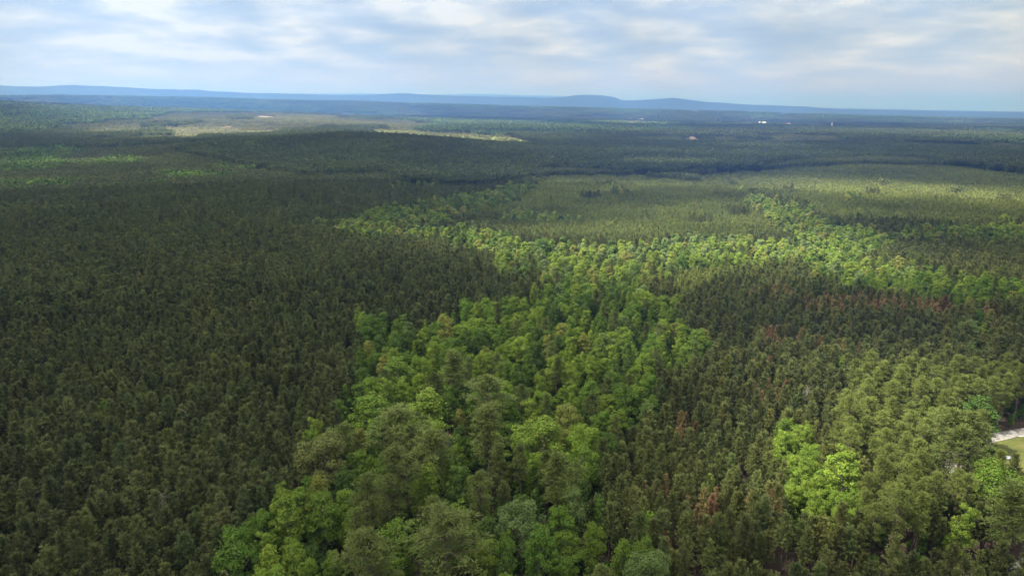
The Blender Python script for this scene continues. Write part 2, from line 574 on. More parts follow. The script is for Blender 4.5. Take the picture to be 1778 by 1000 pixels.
def broadleaf(seed, H=17.0, R=4.4, shape='dome', lod=0):
    rng = np.random.RandomState(seed)
    tr, cr_ = Geo(), Geo()
    nl = {'dome': 46, 'oval': 42, 'ragged': 38, 'cone': 28, 'spread': 48}[shape]
    z0f = {'dome': 0.30, 'oval': 0.22, 'ragged': 0.24, 'cone': 0.10, 'spread': 0.36}[shape]
    if lod == 1:
        nl = int(nl * 0.6)
    zs = np.array([-0.4, 0.3 * H, 0.55 * H, 0.85 * H])
    lean = rng.normal(0, 0.5, 2)
    pts = np.column_stack([np.outer([0, .3, .6, 1], lean), zs])
    tr.indexed(*tube(pts, [0.30, 0.24, 0.17, 0.05], 7 if lod == 0 else 4))
    z0 = H * z0f
    # the outline swells and shrinks with direction, so that no two sides match
    ph = rng.rand(4) * 6.28
    wob = lambda a: 1 + 0.20 * math.sin(a + ph[0]) + 0.14 * math.sin(2 * a + ph[1]) + 0.10 * math.sin(3 * a + ph[2])
    for k in range(nl):
        t = (k + 0.5) / nl
        a = k * 2.39996 + rng.normal(0, 0.6)
        if shape == 'dome':
            prof = math.sqrt(max(0.0, 1 - (max(0, t - 0.3) / 0.72) ** 2)) * min(1, 0.65 + t)
        elif shape == 'oval':
            prof = 0.80 * math.sin(math.pi * (0.14 + 0.80 * t)) ** 0.7
        elif shape == 'cone':
            prof = 0.5 * (1 - t) ** 0.8 + 0.05
        elif shape == 'spread':
            prof = math.sqrt(max(0.0, 1 - (max(0, t - 0.2) / 0.85) ** 2)) * 1.1
        else:
            prof = (0.40 + 0.75 * rng.rand()) * math.sin(math.pi * (0.15 + 0.72 * t))
        lr = R * (0.17 + 0.20 * rng.rand() ** 1.3) * (0.8 if shape == 'cone' else 1.0) * (1.18 if lod else 1.0)
        rr = max(0.0, R * prof * wob(a) - lr * 0.5) * (0.45 + 0.6 * rng.rand() ** 0.5)
        z = z0 + (H - z0 - lr * 0.5) * t + rng.normal(0, 0.07) * H * (1 - 0.6 * t)
        c = np.array([math.cos(a) * rr, math.sin(a) * rr, z]) + np.array([lean[0], lean[1], 0]) * z / H
        n = int((205 if lod == 0 else 60) * (lr / 1.4) ** 1.7) + 14
        lobe_leaves(cr_, rng, c, lr, n, (0.36 if lod == 0 else 0.74), flat=0.72 + 0.3 * rng.rand())
        if lod == 0 and shape != 'cone' and k % 2 == 0:
            p0 = np.array([lean[0] * 0.5, lean[1] * 0.5, max(0.25 * H, z - rr * 0.8 - 1.0)])
            mid = p0 * 0.45 + c * 0.55 + np.array([0, 0, -0.3])
            tr.indexed(*tube([p0, mid, c], [0.11, 0.07, 0.02], 4))
    # leaves scattered through the inside, so that the crown is not hollow
    n = 520 if lod == 0 else 120
    q = rng.normal(0, 0.33, (n, 3)) * np.array([R, R, (H - z0) * 0.62]) + np.array([0, 0, z0 + (H - z0) * 0.48])
    cr_.quads(leaf_quads(q, unit(rand_dirs(rng, n) + np.array([0, 0, 0.5])), 0.42 if lod == 0 else 0.85, rng))
    return tr, cr_


def snag(seed, H=15.0):
    rng = np.random.RandomState(seed)
    tr, br = Geo(), Geo()
    pts = [(0, 0, -0.3), (0.2, 0, H * 0.4), (0.1, 0.3, H * 0.75), (0.4, 0.2, H)]
    tr.indexed(*tube(pts, [0.26, 0.2, 0.13, 0.03], 6))
    for k in range(26):
        t = 0.35 + 0.62 * rng.rand()
        a = rng.rand() * 6.28; L_ = (1.2 - t) * 3.6 + 0.5
        p0 = np.array([0.15, 0.12, H * t])
        d = np.array([math.cos(a), math.sin(a), 0.5 + 0.4 * rng.rand()]); d /= np.linalg.norm(d)
        p1 = p0 + d * L_ * 0.6; p2 = p1 + (d + rng.normal(0, 0.35, 3)) * L_ * 0.45
        br.indexed(*tube([p0, p1, p2], [0.09, 0.06, 0.015], 4))
        for _ in range(3):
            q = p1 + (p2 - p1) * rng.rand()
            br.indexed(*tube([q, q + rng.normal(0, 0.3, 3) + d * 0.4, q + rng.normal(0, 0.4, 3) + d * 0.9], [0.04, 0.03, 0.01], 3))
    return tr, br


def join_mesh(name, tr, cr_, mats):
    g = Geo()
    for src, mat in ((tr, 0), (cr_, 1)):
        for (f, _, vary) in src.faces:
            g.faces.append((f + g.n, mat, vary))
        for v in src.v:
            g.v.append(v)
        g.n += src.n
    return g.mesh(name, mats)


# ---- prototypes ------------------------------------------------------
PROTO = {}      # kind -> list of dict(trunk=mesh, crown=mesh, H=, R=)


def add_near(kind, builder, specs, bark, leaf):
    PROTO[kind] = []
    for i, kw in enumerate(specs):
        tr, cr_ = builder(**kw)
        tm = tr.mesh('trunk', [M[bark]], True); cm = cr_.mesh('crown', [M[leaf]])
        PROTO[kind].append(dict(trunk=tm, crown=cm, joined=join_mesh(kind, tr, cr_, [M[bark], M[leaf]]), H=kw['H'], R=kw.get('R', 3), shape=kw.get('shape', '')))


add_near('planted_pine', planted_pine, [dict(seed=i, H=13.5 + (i % 3) * 0.7, R=2.25 + 0.15 * (i % 4), z0f=0.36 + 0.03 * (i % 3), taper=0.55 + 0.08 * (i % 3)) for i in range(8)], 'bark', 'needles')
add_near('dead_pine', planted_pine, [dict(seed=40 + i, H=13.0, R=2.0, z0f=0.40, gap=0.3) for i in range(4)], 'bark', 'needles')
add_near('old_pine', old_pine, [dict(seed=60, H=22, R=4.3), dict(seed=61, H=23, R=4.0), dict(seed=62, H=21, R=4.8, z0f=0.42), dict(seed=63, H=24, R=3.6, shape='taper', z0f=0.45),
                                dict(seed=64, H=22, R=3.8, z0f=0.5), dict(seed=65, H=22.5, R=3.2, shape='taper', z0f=0.5)], 'bark', 'needles')
add_near('broadleaf_tree', broadleaf, [dict(seed=80, H=16, R=4.6, shape='dome'), dict(seed=81, H=17, R=4.2, shape='dome'), dict(seed=82, H=18, R=3.6, shape='oval'),
                                       dict(seed=83, H=17, R=3.9, shape='oval'), dict(seed=84, H=17, R=4.3, shape='ragged'), dict(seed=85, H=18, R=4.0, shape='ragged'),
                                       dict(seed=86, H=13, R=3.6, shape='cone'), dict(seed=87, H=15, R=3.4, shape='cone'), dict(seed=88, H=17, R=5.2, shape='spread'),
                                       dict(seed=89, H=16, R=4.8, shape='ragged')], 'greybark', 'leaves')
SHAPES = {}
for i, p in enumerate(PROTO['broadleaf_tree']):
    SHAPES.setdefault(p['shape'], []).append(i)
_sn = [snag(120), snag(121, 12)]
PROTO['dead_snag'] = [dict(trunk=a.mesh('trunk', [M['deadwood']], True), crown=b.mesh('branches', [M['deadwood']], True), H=15, R=2, shape='') for a, b in _sn]


# ---- middle-distance and far clumps ----------------------------------
def simple_tree(g, rng, kind, x, y, z, H, R, n, vary):
    """A small stand-alone tree of n faces for clumps far off."""
    if kind in ('pine', 'young', 'mature'):
        z0 = H * (0.25 if kind == 'young' else 0.42)
        t = rng.rand(n) ** 0.8
        r = R * (0.12 + 0.88 * (1 - t) ** (0.75 if kind != 'mature' else 0.5)) * (0.35 + 0.65 * rng.rand(n))
        a = rng.rand(n) * 6.283
        c = np.stack([x + np.cos(a) * r, y + np.sin(a) * r, z + z0 + (H - z0) * t * 0.93], -1)
        d = unit(np.stack([np.cos(a), np.sin(a), np.full(n, 0.9)], -1) + rng.normal(0, 0.5, (n, 3)))
        L_ = R * (0.75 if n > 20 else 1.1)
        g.tris(blade_tris(c, d, L_ * (0.7 + 0.6 * rng.rand(n)), L_ * 0.6, rng), 0, vary * (0.85 + 0.3 * rng.rand(n)))
        g.tris(np.array([[x - .14, y, z], [x + .14, y, z], [x, y, z + z0 + 1.0]]), 1, None)
    else:
        d = rand_dirs(rng, n)
        d[:, 2] = np.abs(d[:, 2]) * 0.75 + d[:, 2] * 0.25
        bump = 0.8 + 0.35 * np.sin(d[:, 0] * 7 + x) * np.cos(d[:, 1] * 6 + y)
        c = np.array([x, y, z + H * 0.56]) + d * (np.array([R, R, H * 0.42]) * bump[:, None])
        nr = unit(d + rand_dirs(rng, n) * 0.5 + np.array([0, 0, 0.3]))
        g.quads(leaf_quads(c, nr, R * (0.62 if n > 20 else 1.0), rng), 0, vary * (0.85 + 0.3 * rng.rand(n)))


def clump(name, kind, seed, rad, count, H, R, n, hv=0.1):
    rng = np.random.RandomState(seed)
    g = Geo()
    pts = []
    tries = 0
    mind = 2 * rad / math.sqrt(count) * 0.68
    while len(pts) < count and tries < count * 40:
        tries += 1
        p = (rng.rand(2) * 2 - 1) * rad
        if np.hypot(*p) > rad * 1.08: continue
        if all((p[0] - q[0]) ** 2 + (p[1] - q[1]) ** 2 > mind ** 2 for q in pts):
            pts.append(p)
    for p in pts:
        s = 1 + rng.normal(0, hv)
        simple_tree(g, rng, kind, p[0], p[1], -0.8, H * s, R * (0.9 + 0.25 * rng.rand()), n, 0.78 + 0.45 * rng.rand())
    me = g.mesh(name, [M['far_foliage'], M['bark']])
    return me


COLL = {}


def make_collection(key, meshes):
    c = bpy.data.collections.new(key)
    for i, me in enumerate(meshes):
        o = bpy.data.objects.new('%s_%02d' % (key, i), me)
        c.objects.link(o)
    COLL[key] = (c, len(meshes))


for kind in ('planted_pine', 'old_pine', 'broadleaf_tree'):
    make_collection(kind + '_near', [p['joined'] for p in PROTO[kind]])


def mid_set(key, builder, specs, bark, leaf):
    ms = []
    for kw in specs:
        tr, cr_ = builder(lod=1, **kw)
        ms.append(join_mesh(key, tr, cr_, [M[bark], M[leaf]]))
    make_collection(key, ms)


mid_set('planted_pine_mid', planted_pine, [dict(seed=200 + i, H=13.5 + (i % 3) * 0.6, R=2.3 + 0.12 * (i % 3), taper=0.58) for i in range(6)], 'bark', 'needles')
mid_set('young_pine_mid', planted_pine, [dict(seed=220 + i, H=9.0 + (i % 3) * 0.6, R=1.45, z0f=0.2, taper=0.75) for i in range(6)], 'bark', 'needles')
mid_set('old_pine_mid', old_pine, [dict(seed=240 + i, H=19 + (i % 2) * 1.0, R=2.9 + 0.2 * (i % 3), shape=('round', 'taper')[i % 2]) for i in range(5)], 'bark', 'needles')
mid_set('broadleaf_tree_mid', broadleaf, [dict(seed=260 + i, H=15 + (i % 3), R=3.9 + 0.25 * (i % 4), shape=('dome', 'oval', 'ragged', 'dome', 'oval', 'spread')[i % 6]) for i in range(8)], 'greybark', 'leaves')
make_collection('pine_clump', [clump('pine_clump', 'pine', 300 + i, 7.0, 13, 14, 2.0, 34) for i in range(5)])
make_collection('young_clump', [clump('young_clump', 'young', 310 + i, 6.0, 15, 8, 1.5, 26) for i in range(5)])
make_collection('mature_clump', [clump('mature_clump', 'mature', 320 + i, 8.0, 12, 19, 2.6, 40) for i in range(5)])
make_collection('broad_clump', [clump('broad_clump', 'broad', 330 + i, 9.0, 8, 16, 3.9, 44, 0.15) for i in range(5)])
make_collection('pine_far', [clump('pine_far', 'mature', 340 + i, 24.0, 70, 17, 3.0, 11) for i in range(4)])
make_collection('broad_far', [clump('broad_far', 'broad', 350 + i, 24.0, 40, 16, 4.6, 12, 0.15) for i in range(4)])
make_collection('young_far', [clump('young_far', 'young', 360 + i, 22.0, 70, 8, 2.4, 9) for i in range(4)])
make_collection('sparse_far', [clump('sparse_far', 'broad', 370 + i, 24.0, 9, 9, 2.6, 10, 0.3) for i in range(4)])

# =====================================================================
#  SETTING: ground sheet, ridges
# =====================================================================
C = scene.collection


def link(o, parent=None):
    C.objects.link(o)
    if parent is not None:
        o.parent = parent
    return o


def structure(name, me, kind='structure', label=None):
    o = bpy.data.objects.new(name, me)
    o['kind'] = kind
    if label:
        o['label'] = label
    return link(o)


def ground_mesh():
    rad = np.concatenate([[0.0], np.geomspace(25, 40000, 210)])
    na = 288
    ang = np.linspace(0, 2 * np.pi, na, endpoint=False)
    X = rad[:, None] * np.sin(ang)[None]; Y = rad[:, None] * np.cos(ang)[None]
    Z = terrain(X, Y)
    V = np.stack([X, Y, Z], -1).reshape(-1, 3)
    i = np.arange(len(rad) - 1)[:, None] * na; j = np.arange(na)[None]; k = (j + 1) % na
    Fq = np.stack([i + j, i + na + j, i + na + k, i + k], -1)
    near = rad[1:] < 6500
    g = Geo()
    g.indexed(V, Fq[near].reshape(-1, 4)[:, ::-1], 0)
    g.faces.append((Fq[~near].reshape(-1, 4)[:, ::-1], 1, None))
    return g.mesh('ground', [M['floor'], M['farforest']], True)


structure('ground', ground_mesh(), label='dark brown forest floor under the trees')


def ridge(name, dist, depth, profile, label, rough=0.10):
    """A long hill range: its crest reaches the listed skyline, with real flanks before and behind it."""
    pu = np.array([p[0] for p in profile]); az, el = [], []
    for u, v in profile:
        d = ray(u, v)
        az.append(math.atan2(d[0], d[1])); el.append(math.asin(d[2]))
    az, el = np.array(az), np.array(el)
    A = np.linspace(az[0], az[-1], 420)
    crest = CAM_Z + dist * np.tan(np.interp(A, az, el))
    crest = crest + 0.0016 * dist * (fbm(A * dist, A * 0 + dist, 1500, 53, 5) - 0.5)
    rows = np.linspace(-1, 1, 40)
    Rr = dist + rows * depth
    X = Rr[:, None] * np.sin(A)[None]; Y = Rr[:, None] * np.cos(A)[None]
    base = terrain(X, Y) - 25
    prof = (np.cos(rows * np.pi) * 0.5 + 0.5)[:, None] ** 0.8
    n = fbm(X, Y, depth * 0.7, 51) - 0.5
    fade = np.minimum(1, np.minimum(np.arange(420), np.arange(419, -1, -1)) / 25.0)
    crest = base.mean() + (crest - base.mean()) * fade
    Hh = (crest[None] - base) * prof
    Z = base + Hh * (1 + n * 0.9 * (1 - prof)) + (fbm(X, Y, depth * 0.16, 57) - 0.5) * rough * np.maximum(Hh, 0)
    g = Geo()
    V = np.stack([X, Y, Z], -1).reshape(-1, 3)
    i = np.arange(39)[:, None] * 420; j = np.arange(419)[None]
    g.indexed(V, np.stack([i + j, i + j + 1, i + 421 + j, i + 420 + j], -1).reshape(-1, 4))
    structure(name, g.mesh(name, [M['farforest']], True), label=label)


ridge('hill_range', 14500, 2600, [(-600, 150), (-200, 147), (0, 149), (60, 150), (125, 148), (250, 153), (330, 156), (450, 162), (560, 166), (640, 166), (690, 163), (760, 166), (860, 169), (960, 170), (985, 168), (1010, 165),
                                  (1045, 166), (1065, 170), (1080, 175), (1120, 173), (1165, 170), (1195, 174), (1230, 178), (1300, 182), (1400, 185), (1445, 189), (1600, 192), (1700, 194), (2100, 196)],
      'blue hill range on the skyline with two humps right of centre')
ridge('far_plateau', 24000, 3000, [(200, 175), (400, 163), (560, 163), (700, 164), (850, 164), (960, 167), (1100, 174), (1400, 187), (1600, 191), (1778, 194), (2200, 196)],
      'faintest pale blue plateau behind the hill range', rough=0.05)

# ---- zones of the land, traced as positions on the ground ------------
Z = {}
Z['wood'] = poly_world([(330, 1060), (372, 985), (400, 925), (470, 870), (512, 800), (590, 742), (600, 690), (640, 640), (622, 600), (640, 552), (700, 560), (745, 562),
                        (800, 540), (860, 520), (905, 506), (955, 482), (900, 474), (850, 468), (860, 445), (800, 425), (720, 412), (600, 412), (560, 384), (640, 368), (700, 352),
                        (765, 346), (830, 336), (890, 320), (925, 322), (890, 345), (800, 375), (738, 396), (830, 396), (900, 414), (1000, 424), (1100, 424), (1250, 414), (1340, 418),
                        (1400, 415), (1400, 455), (1340, 455), (1210, 462), (1130, 492), (1160, 525), (1182, 562), (1222, 592), (1190, 645), (1150, 692), (1095, 722), (1048, 745),
                        (1040, 830), (985, 880), (1000, 915), (1060, 930), (1120, 900), (1155, 960), (1150, 1060)], 12)
Z['wood_right'] = poly_world([(1390, 412), (1350, 385), (1300, 352), (1305, 338), (1360, 348), (1440, 388), (1530, 398), (1545, 425), (1500, 448), (1600, 462), (1700, 480), (1830, 500),
                              (1830, 528), (1650, 520), (1500, 505), (1420, 482), (1390, 452)], 12)
Z['belt_right'] = poly_world([(1545, 392), (1640, 396), (1740, 392), (1860, 392), (1860, 424), (1740, 420), (1620, 416), (1545, 415)], 12)
Z['lime'] = poly_world([(1332, 742), (1385, 738), (1425, 805), (1478, 805), (1540, 890), (1510, 915), (1440, 895), (1368, 862), (1335, 800)], 10)
Z['mature'] = poly_world([(1430, 705), (1480, 655), (1560, 622), (1650, 622), (1720, 640), (1778, 630), (1860, 625), (1860, 720), (1722, 735), (1745, 790), (1768, 835), (1755, 885), (1640, 905), (1560, 905), (1535, 875),
                          (1485, 795), (1425, 792)], 17)
Z['young'] = poly_world([(750, 392), (800, 372), (890, 342), (925, 322), (935, 304), (1160, 302), (1220, 302), (1500, 284), (1640, 286), (1860, 310), (1860, 392), (1545, 392), (1440, 386), (1360, 346), (1300, 336), (1296, 352), (1385, 412),
                         (1100, 424), (1000, 424), (900, 414), (830, 396)], 8)
Z['young_c'] = poly_world([(1170, 470), (1130, 490), (1210, 462), (1340, 455), (1290, 480), (1180, 520)], 9)
Z['stand'] = poly_world([(530, 300), (660, 296), (715, 316), (830, 318), (928, 303), (930, 286), (1000, 290), (1158, 296), (1200, 290), (1300, 290), (1500, 268), (1600, 272), (1700, 296), (1860, 310), (1860, 262), (1500, 246), (1200, 246), (900, 242), (740, 238), (600, 231), (500, 238), (380, 246), (300, 256)], 16)
Z['pale'] = poly_world([(150, 238), (175, 222), (260, 205), (420, 196), (560, 196), (700, 203), (760, 214), (700, 230), (640, 228), (540, 226), (500, 233), (420, 238), (320, 246), (230, 240)], 6)
LEFT_BROAD = [[(0, 268), (60, 255), (130, 248), (150, 262), (100, 275), (0, 295)], [(0, 285), (90, 272), (130, 285), (60, 296), (0, 300)], [(150, 280), (230, 272), (240, 284), (170, 288)],
              [(275, 300), (340, 296), (385, 304), (330, 311), (280, 309)], [(80, 354), (130, 352), (218, 360), (215, 368), (140, 365)], [(325, 358), (350, 359), (352, 366), (328, 366)],
              [(0, 352), (24, 352), (24, 364), (0, 364)], [(400, 290), (440, 284), (470, 290), (430, 296)], [(520, 285), (600, 280), (640, 286), (560, 292)], [(690, 318), (730, 318), (735, 330), (695, 330)],
              [(0, 318), (70, 312), (120, 322), (40, 332)], [(200, 320), (225, 318), (225, 326), (200, 326)], [(1430, 600), (1460, 596), (1470, 606), (1440, 610)], [(1690, 575), (1740, 570), (1745, 600), (1700, 606)]]
Z_LB = [poly_world(p, 12) for p in LEFT_BROAD]

# open land: (name, picture outline, material, label)
OPEN = [
    ('hay_field', [(1192, 238), (1198, 236), (1206, 238), (1222, 250), (1245, 250), (1290, 252), (1290, 254), (1175, 252)], 'soil', 'tan wedge of open field behind the dark pine stand'),
    ('cleared_field', [(1302, 254), (1320, 252), (1365, 253), (1380, 256), (1345, 260), (1312, 259)], 'soil', 'tan clearing beyond the dark pine stand near the white buildings'),
    ('clay_pit', [(1357, 215), (1368, 214), (1380, 215), (1379, 217.5), (1358, 217.5)], 'clay', 'orange bare clay patch beside the white farm buildings'),
    ('bare_patch', [(443, 202.5), (455, 202), (478, 203.5), (480, 206), (460, 206), (446, 205)], 'soil', 'pale bare strip high on the lit slope'),
    ('cut_over_land', [(270, 222), (330, 221), (405, 219), (420, 226), (400, 236), (330, 244), (300, 240)], 'brush', 'pale cut-over brush land on the lit slope'),
    ('cut_over_land', [(420, 227), (480, 226), (500, 231), (450, 238), (425, 236)], 'brush', 'narrow strip of cut-over land behind the pine hill'),
    ('bare_patch', [(370, 220.5), (402, 219.5), (404, 222.5), (372, 223)], 'soil', 'brown bare patch at the top of the cut-over land'),
    ('bare_patch', [(146, 234), (190, 233.5), (194, 237), (150, 238)], 'soil', 'small brown bare patch in the woods at the upper left'),
    ('lime_meadow', [(660, 2050, 'm'), (720, 1980, 'm'), (800, 1950, 'm'), (935, 2050, 'm'), (940, 2350, 'm'), (880, 2700, 'm'), (800, 3000, 'm'), (720, 3250, 'm'), (640, 3300, 'm'), (650, 2700, 'm')], 'lime_field', 'bright lime meadow behind the crest of the pine hill'),
    ('lime_meadow', [(1078, 211), (1110, 210), (1130, 212), (1125, 217), (1085, 217)], 'lime_field', 'small lime meadow below the distant white house'),
]
OPEN_POLY = []


def sheet(name, poly, mat, label, lift=0.05, step=None, kind='structure'):
    poly = np.asarray(poly)
    lo, hi = poly.min(0), poly.max(0)
    size = (hi - lo).max()
    step = step or max(1.0, size / 60)
    xs = np.arange(lo[0] - step, hi[0] + step * 2, step); ys = np.arange(lo[1] - step, hi[1] + step * 2, step)
    X, Y = np.meshgrid(xs, ys)
    keep = inside(poly, X + step / 2 + (vnoise(X, Y, step * 3, 77) - .5) * step, Y + step / 2 + (vnoise(X, Y, step * 3, 78) - .5) * step)
    V = np.stack([X, Y, terrain(X, Y) + lift], -1).reshape(-1, 3)
    nx = len(xs)
    ii, jj = np.nonzero(keep[:-1, :-1])
    if len(ii) == 0:
        return None
    a = ii * nx + jj
    g = Geo()
    g.indexed(V, np.stack([a, a + 1, a + 1 + nx, a + nx], -1))
    return structure(name, g.mesh(name, [M[mat]], True), kind, label)


for name, pts, mat, label in OPEN:
    if len(pts[0]) == 3:      # bearing (as a picture column) and distance in metres
        P = np.array([[d_ * math.sin(b_), d_ * math.cos(b_)] for b_, d_ in ((math.atan2(*ray(u, 300)[:2]), d_) for u, d_, _ in pts)])
    else:
        P = poly_world(pts, 0.5)
    OPEN_POLY.append(P)
    sheet(name, P, mat, label, lift=1.5)

# grass clearing and the gravel road that loops round it (right edge)
field_pts = np.array([ground(u, v)[:2] for u, v in [(1715, 775), (1738, 762), (1778, 756), (1860, 745), (2000, 740), (2050, 800), (1980, 880), (1850, 890), (1778, 868), (1755, 845), (1725, 815)]])
sheet('grass_clearing', field_pts, 'meadow', 'olive grass clearing at the right edge inside the road loop', lift=0.03, step=0.8)
road_px = [(2150, 728), (2000, 732), (1880, 738), (1778, 749), (1735, 757), (1690, 768), (1655, 785), (1652, 815), (1690, 842), (1745, 860), (1788, 885), (1816, 925), (1808, 972), (1745, 1003), (1640, 1014), (1540, 1020), (1450, 1026), (1330, 1045), (1180, 1080)]
road_w = np.array([ground(u, v)[:2] for u, v in road_px])


def smooth_line(P, n):
    t = np.concatenate([[0], np.cumsum(np.linalg.norm(np.diff(P, axis=0), axis=1))])
    s = np.linspace(0, t[-1], n)
    Q = np.stack([np.interp(s, t, P[:, 0]), np.interp(s, t, P[:, 1])], -1)
    for _ in range(30):
        Q[1:-1] = Q[1:-1] * 0.5 + (Q[:-2] + Q[2:]) * 0.25
    return Q


ROAD = smooth_line(road_w, 320)


def road_mesh():
    t = unit(np.gradient(ROAD, axis=0)); nrm = np.stack([-t[:, 1], t[:, 0]], -1)
    hw = 2.4 + 0.5 * (vnoise(np.arange(320), np.zeros(320), 6, 90) - .5)
    offs = np.array([-1.0, -0.5, 0, 0.5, 1.0])
    V = []
    for o in offs:
        p = ROAD + nrm * (hw * o)[:, None]
        V.append(np.column_stack([p, terrain(p[:, 0], p[:, 1]) + 0.07 + 0.05 * (1 - o * o)]))
    V = np.stack(V, 1).reshape(-1, 3)
    i = np.arange(319)[:, None] * 5; j = np.arange(4)[None]
    g = Geo()
    g.indexed(V, np.stack([i + j, i + 5 + j, i + 6 + j, i + j + 1], -1).reshape(-1, 4)[:, ::-1])
    return g.mesh('gravel_road', [M['gravel']], True)


structure('gravel_road', road_mesh(), label='pale grey gravel road looping round the grass clearing')


def road_dist(x, y):
    d = np.full(len(x), 1e9)
    for k in range(0, len(ROAD), 2):
        d = np.minimum(d, (x - ROAD[k, 0]) ** 2 + (y - ROAD[k, 1]) ** 2)
    return np.sqrt(d)


# =====================================================================
#  UNSEEN CLOUDS shaped to shade the land (gaps set where sun should fall)
# =====================================================================
SUN_SPOTS = [  # picture position, radius across, radius along the view, how open
    (1180, 436, 170, 75, 1.0), (1330, 432, 100, 70, 1.0), (1060, 410, 100, 80, 0.9), (1130, 375, 60, 40, 0.45), (1265, 365, 90, 90, 0.75), (1240, 322, 190, 80, 0.7),
    (1520, 325, 200, 130, 0.95), (1380, 345, 60, 60, 0.7), (1400, 400, 60, 40, 0.6), (1620, 372, 140, 60, 0.35), (1100, 482, 45, 40, 0.55), (1000, 560, 60, 70, 0.25), (900, 690, 40, 60, 0.22),
    (1125, 590, 30, 40, 0.45), (1595, 705, 46, 56, 0.85), (1500, 780, 30, 24, 0.45), (1640, 800, 26, 24, 0.5), (1390, 785, 16, 22, 0.9), (1455, 850, 20, 14, 0.8), (1770, 800, 24, 40, 0.5),
    (800, 236, 420, 260, 0.75), (350, 228, 420, 420, 1.0), (450, 203, 700, 900, 0.95), (120, 180, 800, 900, 0.6), (650, 214, 400, 600, 0.8), (60, 215, 300, 300, 0.4), (1110, 212, 260, 400, 1.0), (1180, 284, 70, 40, 0.8),
    (1200, 245, 130, 120, 0.5), (1335, 256, 130, 120, 0.5), (1320, 215, 350, 400, 0.8), (180, 280, 90, 60, 0.7), (60, 285, 80, 50, 0.45), (150, 358, 60, 20, 0.4), (620, 395, 50, 30, 0.25), (720, 400, 60, 30, 0.3), (880, 212, 500, 300, 0.4),
    (1240, 610, 40, 30, 0.35), (1300, 268, 300, 120, 0.22), (1000, 265, 250, 120, 0.15), (300, 300, 300, 200, 0.12), (1330, 540, 90, 70, 0.2), (1600, 590, 80, 60, 0.12),
]
CLOUD_Z = 3500.0


def sun_open(x, y):
    r = np.hypot(x, y)
    s = np.clip((fbm(x, y, 1500, 71, 5) - 0.49) * 4.0, 0, 0.85) * sstep(2200, 4500, r)
    s = s * (1 - sstep(5000, 8000, r)) + 0.74 * sstep(5000, 8000, r)  # deck opened evenly far off to brighten the distant haze
    s = s + 0.06 * fbm(x, y, 300, 73)
    for (u, v, ra, rb, k), c in zip(SUN_SPOTS, _SPOT_C):
        f = c / np.linalg.norm(c)
        da = (x - c[0]) * f[1] - (y - c[1]) * f[0]; db = (x - c[0]) * f[0] + (y - c[1]) * f[1]
        wob = 0.75 + 0.5 * fbm(x + u, y + v, min(ra, rb) * 2.0 + 20, 75)
        s = np.maximum(s, k * np.exp(-((da / ra / 1.25) ** 2 + (db / rb / 1.25) ** 2) ** 1.8 * wob))
    return np.clip(s, 0, 1)


_SPOT_C = [ground(u, v, 12)[:2] for u, v, *_ in SUN_SPOTS]


def cloud_mesh():
    ax = np.concatenate([-np.geomspace(1500, 20000, 60)[::-1], np.linspace(-1480, 1480, 150), np.geomspace(1500, 20000, 60)])
    ay = np.concatenate([-np.geomspace(200, 12000, 30)[::-1], np.linspace(-180, 1500, 110), np.geomspace(1520, 19500, 85)])
    GX, GY = np.meshgrid(ax, ay)
    dens = 1 - sun_open(GX, GY)
    dens = np.clip(dens, 0, 1)
    edge = sstep(19500, 17000, np.hypot(GX, GY))
    dens = dens * edge
    off = SUN_TO[:2] / SUN_TO[2] * CLOUD_Z
    X = GX + off[0]; Y = GY + off[1]
    zb = CLOUD_Z - 60 * dens * (fbm(X, Y, 260, 81) - 0.3)
    zt = CLOUD_Z + 20 + dens * (120 + 260 * fbm(X, Y, 420, 83))
    ny, nx = X.shape
    i = np.arange(ny - 1)[:, None] * nx; j = np.arange(nx - 1)[None]
    Fq = np.stack([i + j, i + j + 1, i + nx + j + 1, i + nx + j], -1).reshape(-1, 4)
    g = Geo()
    g.indexed(np.stack([X, Y, zb], -1).reshape(-1, 3), Fq[:, ::-1])
    g.indexed(np.stack([X, Y, zt], -1).reshape(-1, 3), Fq)
    # close the rim
    rim = np.concatenate([np.arange(nx), np.arange(1, ny) * nx + nx - 1, (ny - 1) * nx + np.arange(nx - 2, -1, -1), np.arange(ny - 2, 0, -1) * nx])
    nxt = np.roll(rim, -1)
    g.faces.append((np.stack([rim, nxt, nxt + nx * ny, rim + nx * ny], -1), 0, None))
    m, N, L = new_mat('cloud')
    out = N('ShaderNodeOutputMaterial')
    at = N('ShaderNodeAttribute'); at.attribute_name = 'cloud_cover'
    tb = N('ShaderNodeBsdfTransparent'); tl = N('ShaderNodeBsdfTranslucent')
    tl.inputs['Color'].default_value = (0.48, 0.485, 0.49, 1)
    mx = N('ShaderNodeMixShader')
    L(at.outputs['Fac'], mx.inputs[0]); L(tb.outputs[0], mx.inputs[1]); L(tl.outputs[0], mx.inputs[2])
    L(mx.outputs[0], out.inputs['Surface'])
    me = g.mesh('cloud_deck', [m], True)
    a = me.attributes.new('cloud_cover', 'FLOAT', 'POINT')
    d = dens.ravel()
    a.data.foreach_set('value', np.concatenate([d * 0.97, d * 0.12]).astype(np.float32))
    return me


structure('clouds', cloud_mesh(), 'stuff', 'unseen broken grey cloud deck above the forest, shaped to shade it')


# =====================================================================
#  TREE POSITIONS
# =====================================================================
HALF = math.radians(43.5)      # a little wider than the view


def in_wedge(x, y, extra=0.0):
    return (np.abs(np.arctan2(x, y + 30)) < HALF + extra) & (y > 60)


